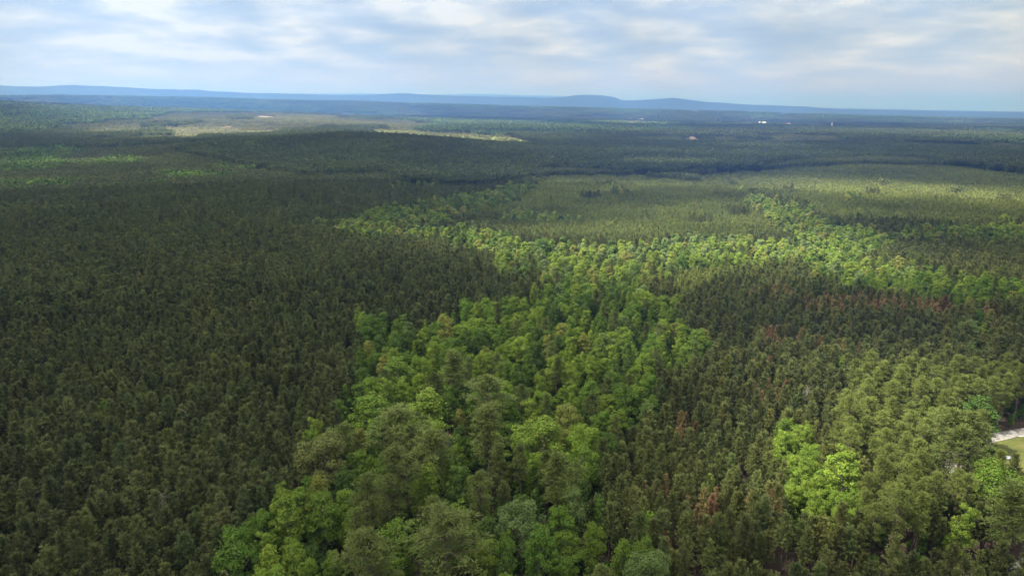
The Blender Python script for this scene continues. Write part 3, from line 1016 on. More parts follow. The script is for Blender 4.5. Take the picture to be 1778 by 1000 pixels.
def grid_points(r0, r1, sx, sy, rot, jit, rng):
    n = int(r1 / min(sx, sy) * 1.1) + 2
    i, j = np.meshgrid(np.arange(-n, n), np.arange(0, n * 2) - n // 8)
    a, b = i.ravel() * sx, j.ravel() * sy
    a = a + rng.normal(0, jit, a.shape) * sx; b = b + rng.normal(0, jit, b.shape) * sy
    c, s = math.cos(rot), math.sin(rot)
    x, y = a * c - b * s, a * s + b * c
    r = np.hypot(x, y)
    k = (r >= r0) & (r < r1) & in_wedge(x, y)
    return x[k], y[k]


T_PINE, T_BROAD, T_OLD, T_YOUNG, T_OPEN, T_LIME, T_STAND, T_BRUSH, T_PALE = range(9)


def zone(x, y):
    """Which kind of cover grows at each point."""
    x, y = np.asarray(x), np.asarray(y)
    r = np.hypot(x, y)
    wx = x + (vnoise(x, y, 22, 95) - .5) * 16; wy = y + (vnoise(x, y, 22, 96) - .5) * 16
    z = np.full(x.shape, T_PINE)
    far = r > 2000
    # far woods: patchwork
    n1 = fbm(x, y * 0.6, 700, 41, 4); n2 = fbm(x + 9000, y * 0.6, 520, 43, 4)
    farz = np.where(n1 > 0.52, T_BROAD, np.where(n2 > 0.54, T_YOUNG, T_STAND))
    z = np.where(far, farz, z)
    z[inside(Z['pale'], x + (vnoise(x, y, 180, 101) - .5) * 240, y + (vnoise(x, y, 180, 102) - .5) * 400) & (r > 1700) & (fbm(x, y * 0.5, 260, 103, 3) > 0.40)] = T_PALE
    z[inside(Z['stand'], wx, wy)] = T_STAND
    z[inside(Z['young'], wx, wy)] = T_YOUNG
    z[inside(Z['young_c'], wx, wy)] = T_YOUNG
    yz = z == T_YOUNG
    z[yz & (r < 1150) & (vnoise(x, y, 46, 105) > 0.88)] = T_PINE
    z[yz & (r < 960) & (vnoise(x, y, 34, 104) > 0.90)] = T_BROAD
    for p in Z_LB:
        z[inside(p, x + (vnoise(x, y, 30, 97) - .5) * 60, y + (vnoise(x, y, 30, 98) - .5) * 60) & (vnoise(x, y, 17, 100) > 0.42)] = T_BROAD
    z[inside(Z['wood_right'], wx, wy)] = T_BROAD
    z[inside(Z['belt_right'], wx, wy)] = T_BROAD
    z[inside(Z['wood'], wx, wy)] = T_BROAD
    z[inside(Z['mature'], wx, wy)] = T_OLD
    z[inside(Z['lime'], wx, wy)] = T_LIME
    for (name, *_), p in zip(OPEN, OPEN_POLY):
        m = inside(p, x, y)
        z[m] = T_BRUSH if name in ('cut_over_land', 'lime_meadow') else T_OPEN
    z[inside(field_pts, x, y)] = T_OPEN
    return z


def tint_noise(x, y, rng, amt=0.17):
    n = len(x)
    return 1 + rng.normal(0, amt, n) + (vnoise(x, y, 45, 61) - .5) * 0.3


def mk_tint(base, f, rng, hue=0.05):
    n = len(f)
    t = np.array(base)[None] * f[:, None]
    t[:, 0] *= 1 + rng.normal(0, hue, n)
    t[:, 2] *= 1 + rng.normal(0, hue, n)
    return np.clip(t, 0.004, 0.6)


PINE_DARK = (0.092, 0.111, 0.037)
PINE_GREEN = (0.100, 0.117, 0.035)
PINE_YOUNG = (0.160, 0.190, 0.048)
PINE_OLD = (0.100, 0.128, 0.031)
PINE_STAND = (0.074, 0.096, 0.032)
LEAF = {'lime': (0.140, 0.205, 0.026), 'bright': (0.112, 0.178, 0.022), 'mid': (0.084, 0.150, 0.020), 'deep': (0.056, 0.100, 0.018), 'grey': (0.108, 0.160, 0.048), 'gold': (0.150, 0.172, 0.036)}
LEAF_WORDS = {'lime': 'lime green', 'bright': 'bright green', 'mid': 'mid green', 'deep': 'deep green', 'grey': 'silvery green', 'gold': 'yellow green'}
DEAD = (0.225, 0.150, 0.072)

rng = np.random.RandomState(11)
# ---- planted pines up to 1000 m, each a single tree -------------------
px_, py_ = grid_points(95, 1000, 3.7, 3.9, 0.33, 0.31, rng)
zz = zone(px_, py_)
rd = road_dist(px_, py_)
for e in field_pts:
    rd = np.where((px_ - e[0]) ** 2 + (py_ - e[1]) ** 2 < 64, 0, rd)
keep = (rng.rand(len(px_)) > 0.05) & (rd > 4.3) & (vnoise(px_, py_, 14, 99) > 0.14)
px_, py_, zz = px_[keep], py_[keep], zz[keep]
sel = (zz == T_PINE) | ((zz == T_OLD) & (rng.rand(len(zz)) < 0.35))
PX, PY = px_[sel], py_[sel]
ys_ = zz == T_YOUNG
YX, YY = px_[ys_], py_[ys_]

# extra young trees between the rows: the young stand is denser
ex, ey = grid_points(400, 1000, 3.0, 3.2, 0.5, 0.22, rng)
m = zone(ex, ey) == T_YOUNG
YX, YY = np.concatenate([YX[::3], ex[m]]), np.concatenate([YY[::3], ey[m]])


def poisson(x0, x1, y0, y1, d, rng, accept, existing=()):
    """Dart throwing on a hash grid; accept() filters candidates in bulk; existing = (x, y, radius)."""
    n = int((x1 - x0) * (y1 - y0) / (d * d) * 2.6)
    cx = x0 + rng.rand(n) * (x1 - x0); cy_ = y0 + rng.rand(n) * (y1 - y0)
    ok = accept(cx, cy_)
    cx, cy_ = cx[ok], cy_[ok]
    if len(existing):
        E = np.array(existing)
        k = np.ones(len(cx), bool)
        for e in E:
            k &= (cx - e[0]) ** 2 + (cy_ - e[1]) ** 2 > (e[2] + d * 0.30) ** 2
        cx, cy_ = cx[k], cy_[k]
    cell = {}
    out = []
    d2 = d * d
    for X, Y in zip(cx, cy_):
        ci, cj = int(X // d), int(Y // d)
        good = True
        for a in (-1, 0, 1):
            for b in (-1, 0, 1):
                q = cell.get((ci + a, cj + b))
                if q is not None and (q[0] - X) ** 2 + (q[1] - Y) ** 2 < d2:
                    good = False; break
            if not good: break
        if good:
            cell[(ci, cj)] = (X, Y)
            out.append((X, Y))
    return np.array(out).reshape(-1, 2)


# ---- trees one can point at: (u, v of crown centre, kind, shape/variant, crown width px, tint, label) ----
HAND = [
    (402, 968, 'b', 'dome', 72, 'mid', 'domed mid green tree at the lower left tip of the broadleaf wood'),
    (503, 900, 'b', 'oval', 46, 'lime', 'tall lime green tree with a flat top beside a wider green tree at bottom left'),
    (556, 900, 'b', 'dome', 68, 'bright', 'wide green tree just behind the tall lime tree at bottom left'),
    (455, 962, 'b', 'ragged', 44, 'lime', 'ragged lime tree between the domed tree and the tall lime tree'),
    (508, 985, 'b', 'oval', 38, 'lime', 'narrow lime tree at the bottom edge left of the dark green tree'),
    (548, 975, 'b', 'dome', 50, 'deep', 'dark green tree low among the lime trees at the bottom edge'),
    (575, 990, 'b', 'oval', 34, 'bright', 'slim bright green tree at the bottom edge right of the lime group'),
    (560, 796, 'b', 'spread', 92, 'olive', 'big spreading olive tree jutting into the pines left of the wood'),
    (604, 755, 'b', 'cone', 24, 'bright', 'small cone-shaped bright green tree above the spreading olive tree'),
    (640, 718, 'b', 'dome', 76, 'bright', 'big round bright green tree at the left margin of the wood'),
    (618, 945, 'b', 'oval', 34, 'lime', 'small lime tree standing alone left of a round bright tree near the bottom'),
    (686, 945, 'b', 'dome', 78, 'bright', 'round bright green tree in the lower wood beside a huge olive pine'),
    (700, 762, 'o', 0, 96, None, 'broad olive pine right of the big round bright tree'),
    (742, 805, 'o', 4, 70, None, 'rounded olive pine in front of the broad olive pine'),
    (690, 838, 'o', 1, 66, None, 'olive pine behind the cluster of yellowish pines in the lower wood'),
    (676, 878, 'o', 2, 60, None, 'yellowish pine in the lower wood above the round bright tree'),
    (632, 888, 'o', 4, 54, None, 'yellowish pine left of its twin above the small lime tree'),
    (775, 955, 'o', 2, 120, None, 'huge dark olive pine at the bottom middle of the wood'),
    (640, 992, 'o', 0, 86, None, 'olive pine cut by the bottom edge below the round bright tree'),
    (596, 850, 'b', 'dome', 52, 'deep', 'deep green tree just below the spreading olive tree'),
    (745, 850, 'b', 'ragged', 58, 'lime', 'lime tinted ragged tree between olive pines in the lower wood'),
    (850, 765, 'o', 3, 70, None, 'tall straight olive pine showing its bare trunk in the middle wood'),
    (935, 765, 'b', 'spread', 100, 'lime', 'wide spreading lime tree right of the tall straight pine'),
    (988, 735, 'b', 'ragged', 60, 'gold', 'yellow green tree behind the wide lime tree'),
    (1015, 812, 'b', 'dome', 58, 'bright', 'compact round green tree at the right margin of the wood'),
    (968, 848, 'o', 5, 52, None, 'narrow olive pine left of the compact round green tree'),
    (905, 815, 'o', 5, 34, None, 'slim olive pine between the tall straight pine and the compact round tree'),
    (905, 915, 'b', 'spread', 78, 'grey', 'silvery green spreading tree in the lower right wood'),
    (935, 955, 'b', 'dome', 62, 'mid', 'mid green tree in front of the silvery tree'),
    (815, 852, 'b', 'cone', 26, 'lime', 'small pointed lime tree at the foot of the tall straight pine'),
    (882, 822, 'b', 'cone', 18, 'gold', 'tiny yellow green pointed tree right of the tall straight pine'),
    (1120, 968, 'b', 'dome', 56, 'bright', 'glossy bright green dome near the bottom edge right of the wood'),
    (1078, 970, 'b', 'oval', 36, 'bright', 'upright bright tree left of the glossy green dome'),
    (1124, 920, 'b', 'cone', 36, 'bright', 'pointed green tree behind the glossy green dome'),
    (1040, 895, 'b', 'cone', 28, 'mid', 'slender pale green tree among pines right of the lower wood'),
    (745, 715, 'b', 'ragged', 84, 'lime', 'ragged lime tree in the middle wood above the olive pines'),
    (785, 655, 'o', 5, 44, None, 'dark narrow pine standing above the ragged lime tree'),
    (845, 700, 'o', 1, 70, None, 'brownish olive pine right of the dark narrow pine'),
    (690, 648, 'b', 'dome', 62, 'bright', 'rounded green tree near the upper left margin of the wood'),
    (646, 570, 'b', 'oval', 42, 'mid', 'upright green tree at the upper left corner of the wood'),
    (700, 566, 'b', 'cone', 22, 'bright', 'thin pointed tree right of the upright tree at the wood corner'),
    (945, 430, 'b', 'dome', 46, 'deep', 'dark grey green dome rising from the light belt in mid view'),
    (1208, 598, 'b', 'dome', 44, 'bright', 'round green tree protruding from the right side of the wood'),
    (1730, 850, 'b', 'spread', 76, 'bright', 'bright broad tree beside the grass clearing at the right'),
    (1470, 820, 'b', 'oval', 46, 'lime', 'upright lime tree between the lime thicket and the tall pines'),
    (1668, 915, 'b', 'ragged', 40, 'lime', 'thin lime tree in front of the tall pines near the road'),
    (1745, 905, 'o', 5, 56, None, 'lone pine with visible trunk against the gravel road'),
    (1690, 772, 'o', 4, 58, None, 'tall pine just left of the road bend behind the bright broad tree'),
    (1668, 800, 'o', 0, 58, None, 'sunlit pine behind the bright broad tree beside the clearing'),
    (1645, 765, 'o', 1, 56, None, 'sunlit pine two crowns left of the road bend'),
    (1700, 720, 'b', 'dome', 56, 'deep', 'deep green tree in the shadow before the road bend'),
]
trees = {'planted_pine': [], 'dead_pine': [], 'old_pine': [], 'broadleaf_tree': [], 'dead_snag': []}   # entries: x, y, proto, scale, rot, tint, label
occupied = []
for (u, v, k, var, wpx, tint, label) in HAND:
    kind = 'old_pine' if k == 'o' else 'broadleaf_tree'
    if k == 'o':
        pi = var
    else:
        opts = SHAPES[var]; pi = opts[RNG.randint(len(opts))]
    p = PROTO[kind][pi]
    hgt = p['H']
    P = ground(u, v, hgt * 0.66)
    dist = np.linalg.norm(P - np.array([0, 0, CAM_Z]))
    wide = {'dome': 2.0, 'oval': 1.65, 'ragged': 1.9, 'cone': 1.15, 'spread': 2.15, '': 1.9, 'round': 1.9, 'taper': 1.9}[p['shape']] * p['R']
    want = wpx / F_PX * dist
    s = want / wide
    sz = float(np.clip(s, 0.72, 1.16)) if k == 'o' else float(np.clip(s, 0.45, 1.2))
    P = ground(u, v, hgt * sz * 0.66)
    if k == 'o':
        t = np.array(PINE_OLD) * (0.85 + 0.3 * RNG.rand())
    elif tint == 'olive':
        t = np.array((0.125, 0.142, 0.040))
    else:
        t = np.array(LEAF[tint]) * (0.9 + 0.2 * RNG.rand())
    trees[kind].append((P[0], P[1], pi, (s, s, sz), RNG.rand() * 6.28, t, label))
    occupied.append((P[0], P[1], want * 0.5))


def in_zone(*types):
    return lambda x, y: np.isin(zone(x, y), types) & (road_dist(x, y) > 4.5) & in_wedge(x, y) & (np.hypot(x, y) > 95)


# ---- broadleaf wood with old pines mixed in ---------------------------
W = poisson(-330, 650, 95, 1000, 5.7, rng, in_zone(T_BROAD), occupied)
leaf_keys = list(LEAF)
for X, Y in W:
    r = math.hypot(X, Y)
    near_wood = inside(Z['wood'], np.array([X]), np.array([Y]))[0]
    u, v, _ = project(X, Y, 14.0)
    p_old = (0.17 if v > 700 else 0.11) if (near_wood and v > 500) else 0.05
    cl = vnoise(X, Y, 26, 63)
    if rng.rand() < p_old * (0.4 + 1.2 * (cl > 0.5)):
        pi = rng.randint(6)
        s = 0.70 + 0.22 * rng.rand()
        trees['old_pine'].append((X, Y, pi, (s, s, s), rng.rand() * 6.28, np.array(PINE_OLD) * (0.7 + 0.45 * rng.rand()), None))
    else:
        key = rng.choice(leaf_keys, p=[0.20, 0.34, 0.25, 0.12, 0.03, 0.06] if v > 480 else [0.22, 0.24, 0.18, 0.08, 0.14, 0.14])
        pi = rng.randint(10)
        s = (0.74 + 0.42 * rng.rand()); sz = (0.76 + 0.34 * rng.rand())
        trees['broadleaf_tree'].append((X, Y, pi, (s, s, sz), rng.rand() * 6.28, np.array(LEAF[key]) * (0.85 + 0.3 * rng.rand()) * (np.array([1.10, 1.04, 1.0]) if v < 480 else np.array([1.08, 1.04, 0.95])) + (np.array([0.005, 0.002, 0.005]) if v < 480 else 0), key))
for X, Y in poisson(-50, 300, 95, 420, 3.7, rng, in_zone(T_LIME), occupied):
    s = 0.70 + 0.22 * rng.rand()
    trees['broadleaf_tree'].append((X, Y, rng.choice([0, 2, 4, 5, 9]), (s, s, s * 0.9), rng.rand() * 6.28, np.array(LEAF[rng.choice(['lime', 'lime', 'bright'])]) * (0.85 + 0.25 * rng.rand()), 'thicket'))
# ---- tall pines by the clearing, sunlight partly put into their warmer tint ---------------------------------
for X, Y in poisson(60, 420, 95, 460, 4.7, rng, in_zone(T_OLD), occupied):
    s = 0.80 + 0.22 * rng.rand()
    trees['old_pine'].append((X, Y, rng.choice([0, 1, 3, 4, 5]), (s * 0.85, s * 0.85, s * 0.92), rng.rand() * 6.28, np.array((0.124, 0.152, 0.034)) * (0.8 + 0.35 * rng.rand()), 'stand'))

# ---- volunteers of broadleaf among the planted pines --------------------
vol = rng.rand(len(PX)) < 0.004 + 0.05 * ((vnoise(PX, PY, 30, 64) > 0.80) & (PX > 0))
for X, Y in zip(PX[vol], PY[vol]):
    s = 0.5 + 0.3 * rng.rand()
    trees['broadleaf_tree'].append((X, Y, rng.choice([6, 7, 2, 3]), (s * 0.8, s * 0.8, s), rng.rand() * 6.28, np.array(LEAF[rng.choice(['bright', 'mid', 'lime'])]), 'volunteer'))
PX, PY = PX[~vol], PY[~vol]

# ---- brown dying pines on the right --------------------------------------
u_, v_, dep_ = project(PX, PY, terrain(PX, PY) + 9)
DEAD_SPOTS = [(1185, 745, 20, 22, .55), (1165, 770, 16, 12, .6), (1335, 690, 22, 14, .5), (1230, 900, 26, 22, .55), (1330, 880, 24, 22, .5), (1440, 885, 40, 14, .5), (1310, 640, 60, 8, .35), (1340, 590, 24, 10, .6),
              (1130, 850, 30, 26, .3), (1160, 940, 20, 20, .35), (1480, 535, 90, 14, .45), (1600, 540, 90, 16, .35), (1400, 605, 120, 20, .16), (1200, 645, 30, 10, .3), (1720, 560, 60, 30, .15), (1340, 515, 40, 8, .3), (1215, 870, 12, 12, .5), (1670, 940, 14, 10, .6)]
pd = np.zeros(len(PX))
for (u, v, a, b, k) in DEAD_SPOTS:
    pd = np.maximum(pd, k * np.exp(-(((u_ - u) / a) ** 2 + ((v_ - v) / b) ** 2)))
pd = np.where(pd < 0.03, 0, np.minimum(0.85, pd * 2.9))
isd = rng.rand(len(PX)) < pd
for X, Y in zip(PX[isd], PY[isd]):
    s = 0.88 + 0.25 * rng.rand()
    t = np.array(DEAD) * (0.55 + 0.7 * rng.rand()) * np.array([1, 0.85 + 0.5 * rng.rand(), 1])
    trees['dead_pine'].append((X, Y, rng.randint(4), (s, s, s), rng.rand() * 6.28, t, None))
PX, PY = PX[~isd], PY[~isd]
# planted pines give way to wood trees placed by hand
k = np.ones(len(PX), bool)
for e in occupied:
    k &= (PX - e[0]) ** 2 + (PY - e[1]) ** 2 > (e[2] * 0.75 + 0.6) ** 2
for t in trees['broadleaf_tree'] + trees['old_pine']:
    k &= (PX - t[0]) ** 2 + (PY - t[1]) ** 2 > 1.9 ** 2
PX, PY = PX[k], PY[k]
u_, v_, dep_ = project(PX, PY, terrain(PX, PY) + 9)
PR = np.hypot(PX, PY)
right = sstep(-0.02, 0.10, np.arctan2(PX, PY))
f = tint_noise(PX, PY, rng)
PT = mk_tint(PINE_DARK, f, rng) * (1 - right[:, None]) + mk_tint(PINE_GREEN, f, rng) * right[:, None]
yel = (rng.rand(len(PX)) < 0.05)
PT[yel] *= np.array([1.35, 1.30, 1.1])
PS = (0.80 + 0.42 * rng.rand(len(PX))) * (0.93 + 0.14 * vnoise(PX, PY, 60, 65))
PS *= np.where(rng.rand(len(PX)) < 0.08, 0.8, 1.0)

# snags: grey bare trees
SNAGS = [(283, 880, 'grey bare tree among the dark pines at lower left'), (565, 618, 'reddish grey bare trunk at the edge of the pines left of the wood'), (768, 772, 'forked bare snag between olive pines in the wood'),
         (797, 848, 'pale bare snag beside the foot of the tall straight pine'), (1400, 690, 'brown bare tree before the tall sunlit pines'), (985, 745, 'pale bare branches behind the compact round green tree'),
         (322, 730, 'thin grey bare tree deep in the left pines'), (372, 338, 'leftmost of the grey bare trees in the gap of the far left pines'), (380, 342, 'grey bare tree in the middle of the far left gap'), (389, 337, 'rightmost grey bare tree in the far left gap')]
for i, (u, v, label) in enumerate(SNAGS):
    P = ground(u, v, 11)
    trees['dead_snag'].append((P[0], P[1], i % 2, (1, 1, 1), i * 1.3, np.array((.3, .3, .3)), label))


# =====================================================================
#  INDIVIDUAL TREES
# =====================================================================
CAP = 300


def in_frame(x, y, h):
    u, v, d = project(x, y, terrain(x, y) + h)
    return (u > 4) & (u < W_PX - 4) & (v > 0) & (v < H_PX - 6)


def make_tree(kind, x, y, pi, scl, rot, tint, label, cat, group):
    p = PROTO[kind][pi]
    root = bpy.data.objects.new(kind, None)
    root.empty_display_size = 0.5
    C.objects.link(root)
    root.location = (x, y, float(terrain(x, y)))
    root.rotation_euler = (0, 0, rot)
    root.scale = scl
    root['label'] = label; root['category'] = cat
    if group: root['group'] = group
    a = bpy.data.objects.new('trunk', p['trunk']); C.objects.link(a); a.parent = root
    b = bpy.data.objects.new('crown' if kind != 'dead_snag' else 'branches', p['crown']); C.objects.link(b); b.parent = root
    b['tint'] = [float(tint[0]), float(tint[1]), float(tint[2]), 1.0]
    return root


def place_words(u, v):
    """Where a tree stands, said by what can be found in the photograph."""
    if u > 1380 and v > 600:
        return 'beside the clearing at the right'
    if u > 1100 and v > 640:
        return 'in the brown-flecked pines right of the wood'
    if v > 880: return 'at the front of the broadleaf wood'
    if v > 760: return 'in the lower wood'
    if v > 650: return 'in the middle of the wood'
    if v > 540: return 'in the upper wood'
    if v > 460: return 'where the wood narrows'
    if u > 1380: return 'in the wooded belt on the far right'
    return 'in the light belt crossing mid view'


ORD = ['leftmost', 'second from the left', 'third from the left', 'fourth from the left', 'fifth from the left', 'sixth from the left', 'seventh from the left', 'eighth from the left',
       'ninth from the left', 'tenth from the left', 'eleventh from the left', 'twelfth from the left', 'thirteenth from the left', 'fourteenth from the left']
pending = []      # [kind, x, y, proto, scale, rotation, tint, label, group, picture u, picture v]
stuff_rest = {}
for kind in ('old_pine', 'broadleaf_tree', 'dead_pine', 'dead_snag'):
    L_ = trees[kind]
    xs = np.array([t[0] for t in L_]); ys = np.array([t[1] for t in L_])
    fr = in_frame(xs, ys, 11.0)
    dist = np.hypot(xs, ys)
    hand = np.array([isinstance(t[6], str) and ' ' in t[6] for t in L_])
    order = np.argsort(dist - 1e6 * hand + 1e5 * (~fr))
    single = set(order[:CAP][(fr | hand)[order[:CAP]]].tolist())
    rest = []
    for i, t in enumerate(L_):
        if i not in single:
            rest.append(t); continue
        label = t[6]
        u, v, _ = project(t[0], t[1], float(terrain(t[0], t[1])) + 11)
        where = place_words(u, v)
        group = None
        shape = PROTO[kind][t[2]]['shape']
        if kind == 'old_pine':
            form = 'slim' if shape == 'taper' else 'broad'
            if hand[i]:
                group = 'olive pines singled out'
            elif label == 'stand':
                sun_side = 'beside the lime thicket' if u < 1510 else ('near the grass clearing' if u > 1650 else 'inside the open stand')
                row = 'back row' if v < 690 else ('front row' if v > 800 else 'inner row')
                label = 'tall %s %s pine %s' % (form, row, sun_side); group = 'tall pines beside the clearing'
            else:
                size = 'large' if t[3][0] > 0.85 else ('medium' if t[3][0] > 0.77 else 'small')
                label = '%s %s olive pine %s' % (size, form, where); group = 'olive pines in the broadleaf wood'
        elif kind == 'broadleaf_tree':
            shp = {'dome': 'rounded', 'oval': 'upright', 'ragged': 'ragged', 'cone': 'pointed', 'spread': 'spreading'}[shape]
            if hand[i]:
                group = 'leafy trees singled out'
            elif label == 'thicket':
                label = '%s lime tree in the bright thicket beside the tall pines' % shp; group = 'lime thicket trees'
            elif label == 'volunteer':
                label = '%s green sapling among dark pines %s' % (shp, 'left of the wood' if u < 900 else 'right of the wood'); group = 'broadleaf trees among the pines'
            else:
                size = 'large ' if t[3][0] > 1.0 else ('small ' if t[3][0] < 0.86 else '')
                label = '%s%s %s tree %s' % (size, shp, LEAF_WORDS[label], where); group = 'broadleaf trees of the wood'
        elif kind == 'dead_pine':
            band = 'at the front of the right pines' if v > 820 else ('in the middle of the right pines' if v > 700 else ('in the upper right pines' if v > 600 else ('below the far belt' if u < 1500 else ('toward the far right edge' if u > 1620 else 'in the far right pines'))))
            tone = 'bright rust' if t[5][0] > 0.24 else ('dark rust' if t[5][0] < 0.165 else 'rust')
            label = '%s brown dying pine %s' % (tone, band); group = 'brown dying pines'
        else:
            group = 'bare snags'
        pending.append([kind, t[0], t[1], t[2], t[3], t[4], t[5], label, group, u, v])
    stuff_rest[kind] = rest

fr = in_frame(PX, PY, 9.0)
order = np.argsort(PR + 1e5 * (~fr))[:CAP]
single = np.zeros(len(PX), bool); single[order] = True
for i in order:
    tone = 'pale' if PT[i][1] > 0.118 else ('dark' if PT[i][1] < 0.078 else 'olive green')
    size = 'tall' if PS[i] > 1.05 else ('short' if PS[i] < 0.82 else 'middling')
    if u_[i] < 900:
        where = 'toward the left edge' if u_[i] < 200 else ('beside the leafy wood' if u_[i] > 330 else 'midway to the leafy wood')
        lab = '%s %s pine, lowest rows %s' % (size, tone, where); grp = 'planted pines at lower left'
    else:
        where = 'below the lime thicket' if u_[i] < 1480 else ('before the tall pines and road' if u_[i] > 1560 else 'before the tall pines')
        lab = '%s %s pine, nearest rows %s' % (size, tone, where); grp = 'planted pines at lower right'
    s = PS[i]
    pending.append(['planted_pine', PX[i], PY[i], int(rng.randint(8)), (s, s, s * (0.94 + 0.1 * rng.rand())), rng.rand() * 6.28, PT[i], lab, grp, u_[i], v_[i]])
by_label = {}
for q in pending:
    by_label.setdefault(q[7], []).append(q)
for lab, qs in list(by_label.items()):
    if len(qs) > len(ORD):      # too many to count across: tell upper and lower ones apart first
        qs.sort(key=lambda q: q[10])
        n3 = -(-len(qs) // len(ORD))
        if n3 <= 5:
            words = {2: ['upper', 'lower'], 3: ['upper', 'middle', 'lower'], 4: ['uppermost', 'upper', 'lower', 'lowest'], 5: ['uppermost', 'upper', 'middle', 'lower', 'lowest']}[n3]
            del by_label[lab]
            for w_, part_ in zip(words, np.array_split(np.arange(len(qs)), n3)):
                by_label[w_ + ' ' + lab] = [qs[k] for k in part_]
                for k in part_: qs[k][7] = w_ + ' ' + lab
for lab, qs in by_label.items():
    if 1 < len(qs) <= len(ORD):
        for k, q in enumerate(sorted(qs, key=lambda q: q[9])):
            q[7] = ('%s, %s' % (lab, ORD[k])) if k < len(qs) - 1 else lab + ', rightmost'
for kind, x, y, pi, scl, rot, tint, label, group, u, v in pending:
    make_tree(kind, x, y, pi, scl, rot, tint, label, 'tree', group)


# =====================================================================
#  FOREST MASSES (beyond what one could count)
# =====================================================================
def instancer_tree(coll):
    ng = bpy.data.node_groups.new('scatter_' + coll.name, 'GeometryNodeTree')
    ng.interface.new_socket('Geometry', in_out='INPUT', socket_type='NodeSocketGeometry')
    ng.interface.new_socket('Geometry', in_out='OUTPUT', socket_type='NodeSocketGeometry')
    N = ng.nodes.new; L = ng.links.new
    gi, go = N('NodeGroupInput'), N('NodeGroupOutput')
    ci = N('GeometryNodeCollectionInfo')
    ci.inputs['Collection'].default_value = coll
    ci.inputs['Separate Children'].default_value = True
    ci.inputs['Reset Children'].default_value = True
    ip = N('GeometryNodeInstanceOnPoints')
    ip.inputs['Pick Instance'].default_value = True

    def attr(name, typ):
        n = N('GeometryNodeInputNamedAttribute'); n.data_type = typ
        n.inputs['Name'].default_value = name
        return n.outputs['Attribute']
    L(gi.outputs[0], ip.inputs['Points'])
    L(ci.outputs[0], ip.inputs['Instance'])
    L(attr('variant', 'INT'), ip.inputs['Instance Index'])
    e2r = N('FunctionNodeEulerToRotation')
    L(attr('turn', 'FLOAT_VECTOR'), e2r.inputs[0])
    L(e2r.outputs[0], ip.inputs['Rotation'])
    L(attr('size', 'FLOAT_VECTOR'), ip.inputs['Scale'])
    L(ip.outputs[0], go.inputs[0])
    return ng


_NG = {}


def mass(name, key, x, y, scale, tint, label, rng, lift=0.0):
    n = len(x)
    if n == 0: return
    coll, nv = COLL[key]
    me = bpy.data.meshes.new(name)
    me.vertices.add(n)
    co = np.stack([x, y, terrain(x, y) + lift], -1)
    me.vertices.foreach_set('co', co.astype(np.float32).ravel())
    a = me.attributes.new('variant', 'INT', 'POINT'); a.data.foreach_set('value', rng.randint(0, nv, n).astype(np.int32))
    a = me.attributes.new('turn', 'FLOAT_VECTOR', 'POINT')
    t = np.zeros((n, 3)); t[:, 2] = rng.rand(n) * 6.283
    a.data.foreach_set('vector', t.astype(np.float32).ravel())
    a = me.attributes.new('size', 'FLOAT_VECTOR', 'POINT')
    s = np.asarray(scale, float)
    if s.ndim == 1: s = np.repeat(s[:, None], 3, 1)
    a.data.foreach_set('vector', s.astype(np.float32).ravel())
    a = me.attributes.new('tint', 'FLOAT_VECTOR', 'POINT'); a.data.foreach_set('vector', np.asarray(tint, float).astype(np.float32).ravel())
    o = structure(name, me, 'stuff', label)
    md = o.modifiers.new('scatter', 'NODES')
    if key not in _NG: _NG[key] = instancer_tree(coll)
    md.node_group = _NG[key]
    return o


R2 = np.random.RandomState(23)
m = ~single & (PR < 430)
mass('pine_forest', 'planted_pine_near', PX[m], PY[m], PS[m], PT[m], 'dense rows of planted pine behind the nearest rows', R2)
m = ~single & (PR >= 430)
mass('pine_forest', 'planted_pine_mid', PX[m], PY[m], PS[m], PT[m], 'dense planted pine forest in the middle distance', R2)
f = tint_noise(YX, YY, R2, 0.16) * (0.55 + 0.9 * fbm(YX, YY, 110, 62, 3))
mass('young_pine_forest', 'young_pine_mid', YX, YY, 0.85 + 0.3 * R2.rand(len(YX)), mk_tint(PINE_YOUNG, f, R2), 'yellowish young pine plantation across mid view', R2)
for kind, nm, lab in (('old_pine', 'old_pine_grove', 'olive pines scattered through the far wood'), ('broadleaf_tree', 'broadleaf_forest', 'leafy trees of the wood in the middle distance')):
    L_ = stuff_rest[kind]
    if L_:
        X = np.array([t[0] for t in L_]); Y = np.array([t[1] for t in L_]); S = np.array([t[3] for t in L_]); Tt = np.array([t[5] for t in L_])
        r = np.hypot(X, Y)
        nr = r < 480
        mass(nm, kind + '_near', X[nr], Y[nr], S[nr], Tt[nr], lab, R2)
        mass(nm, kind + '_mid', X[~nr], Y[~nr], S[~nr], Tt[~nr], lab, R2)
if stuff_rest['dead_pine']:
    L_ = stuff_rest['dead_pine']
    mass('dying_pine_stand', 'planted_pine_mid', np.array([t[0] for t in L_]), np.array([t[1] for t in L_]), np.array([t[3] for t in L_]), np.array([t[5] for t in L_]), 'rust brown dying pines in the far right stand', R2)
# undergrowth in the wood
ux, uy = grid_points(95, 620, 4.0, 4.0, 0.6, 0.3, R2)
zu = zone(ux, uy)
m = np.isin(zu, (T_BROAD, T_LIME)) & (road_dist(ux, uy) > 4)
ux, uy = ux[m], uy[m]
cols = np.array([LEAF[k] for k in ('mid', 'deep', 'bright')])[R2.randint(0, 3, len(ux))] * (0.8 + 0.4 * R2.rand(len(ux), 1))
mass('undergrowth', 'broadleaf_tree_mid', ux, uy, 0.26 + 0.26 * R2.rand(len(ux)), cols * 0.8, 'leafy undergrowth between the trunks of the wood', R2, lift=-1.0)
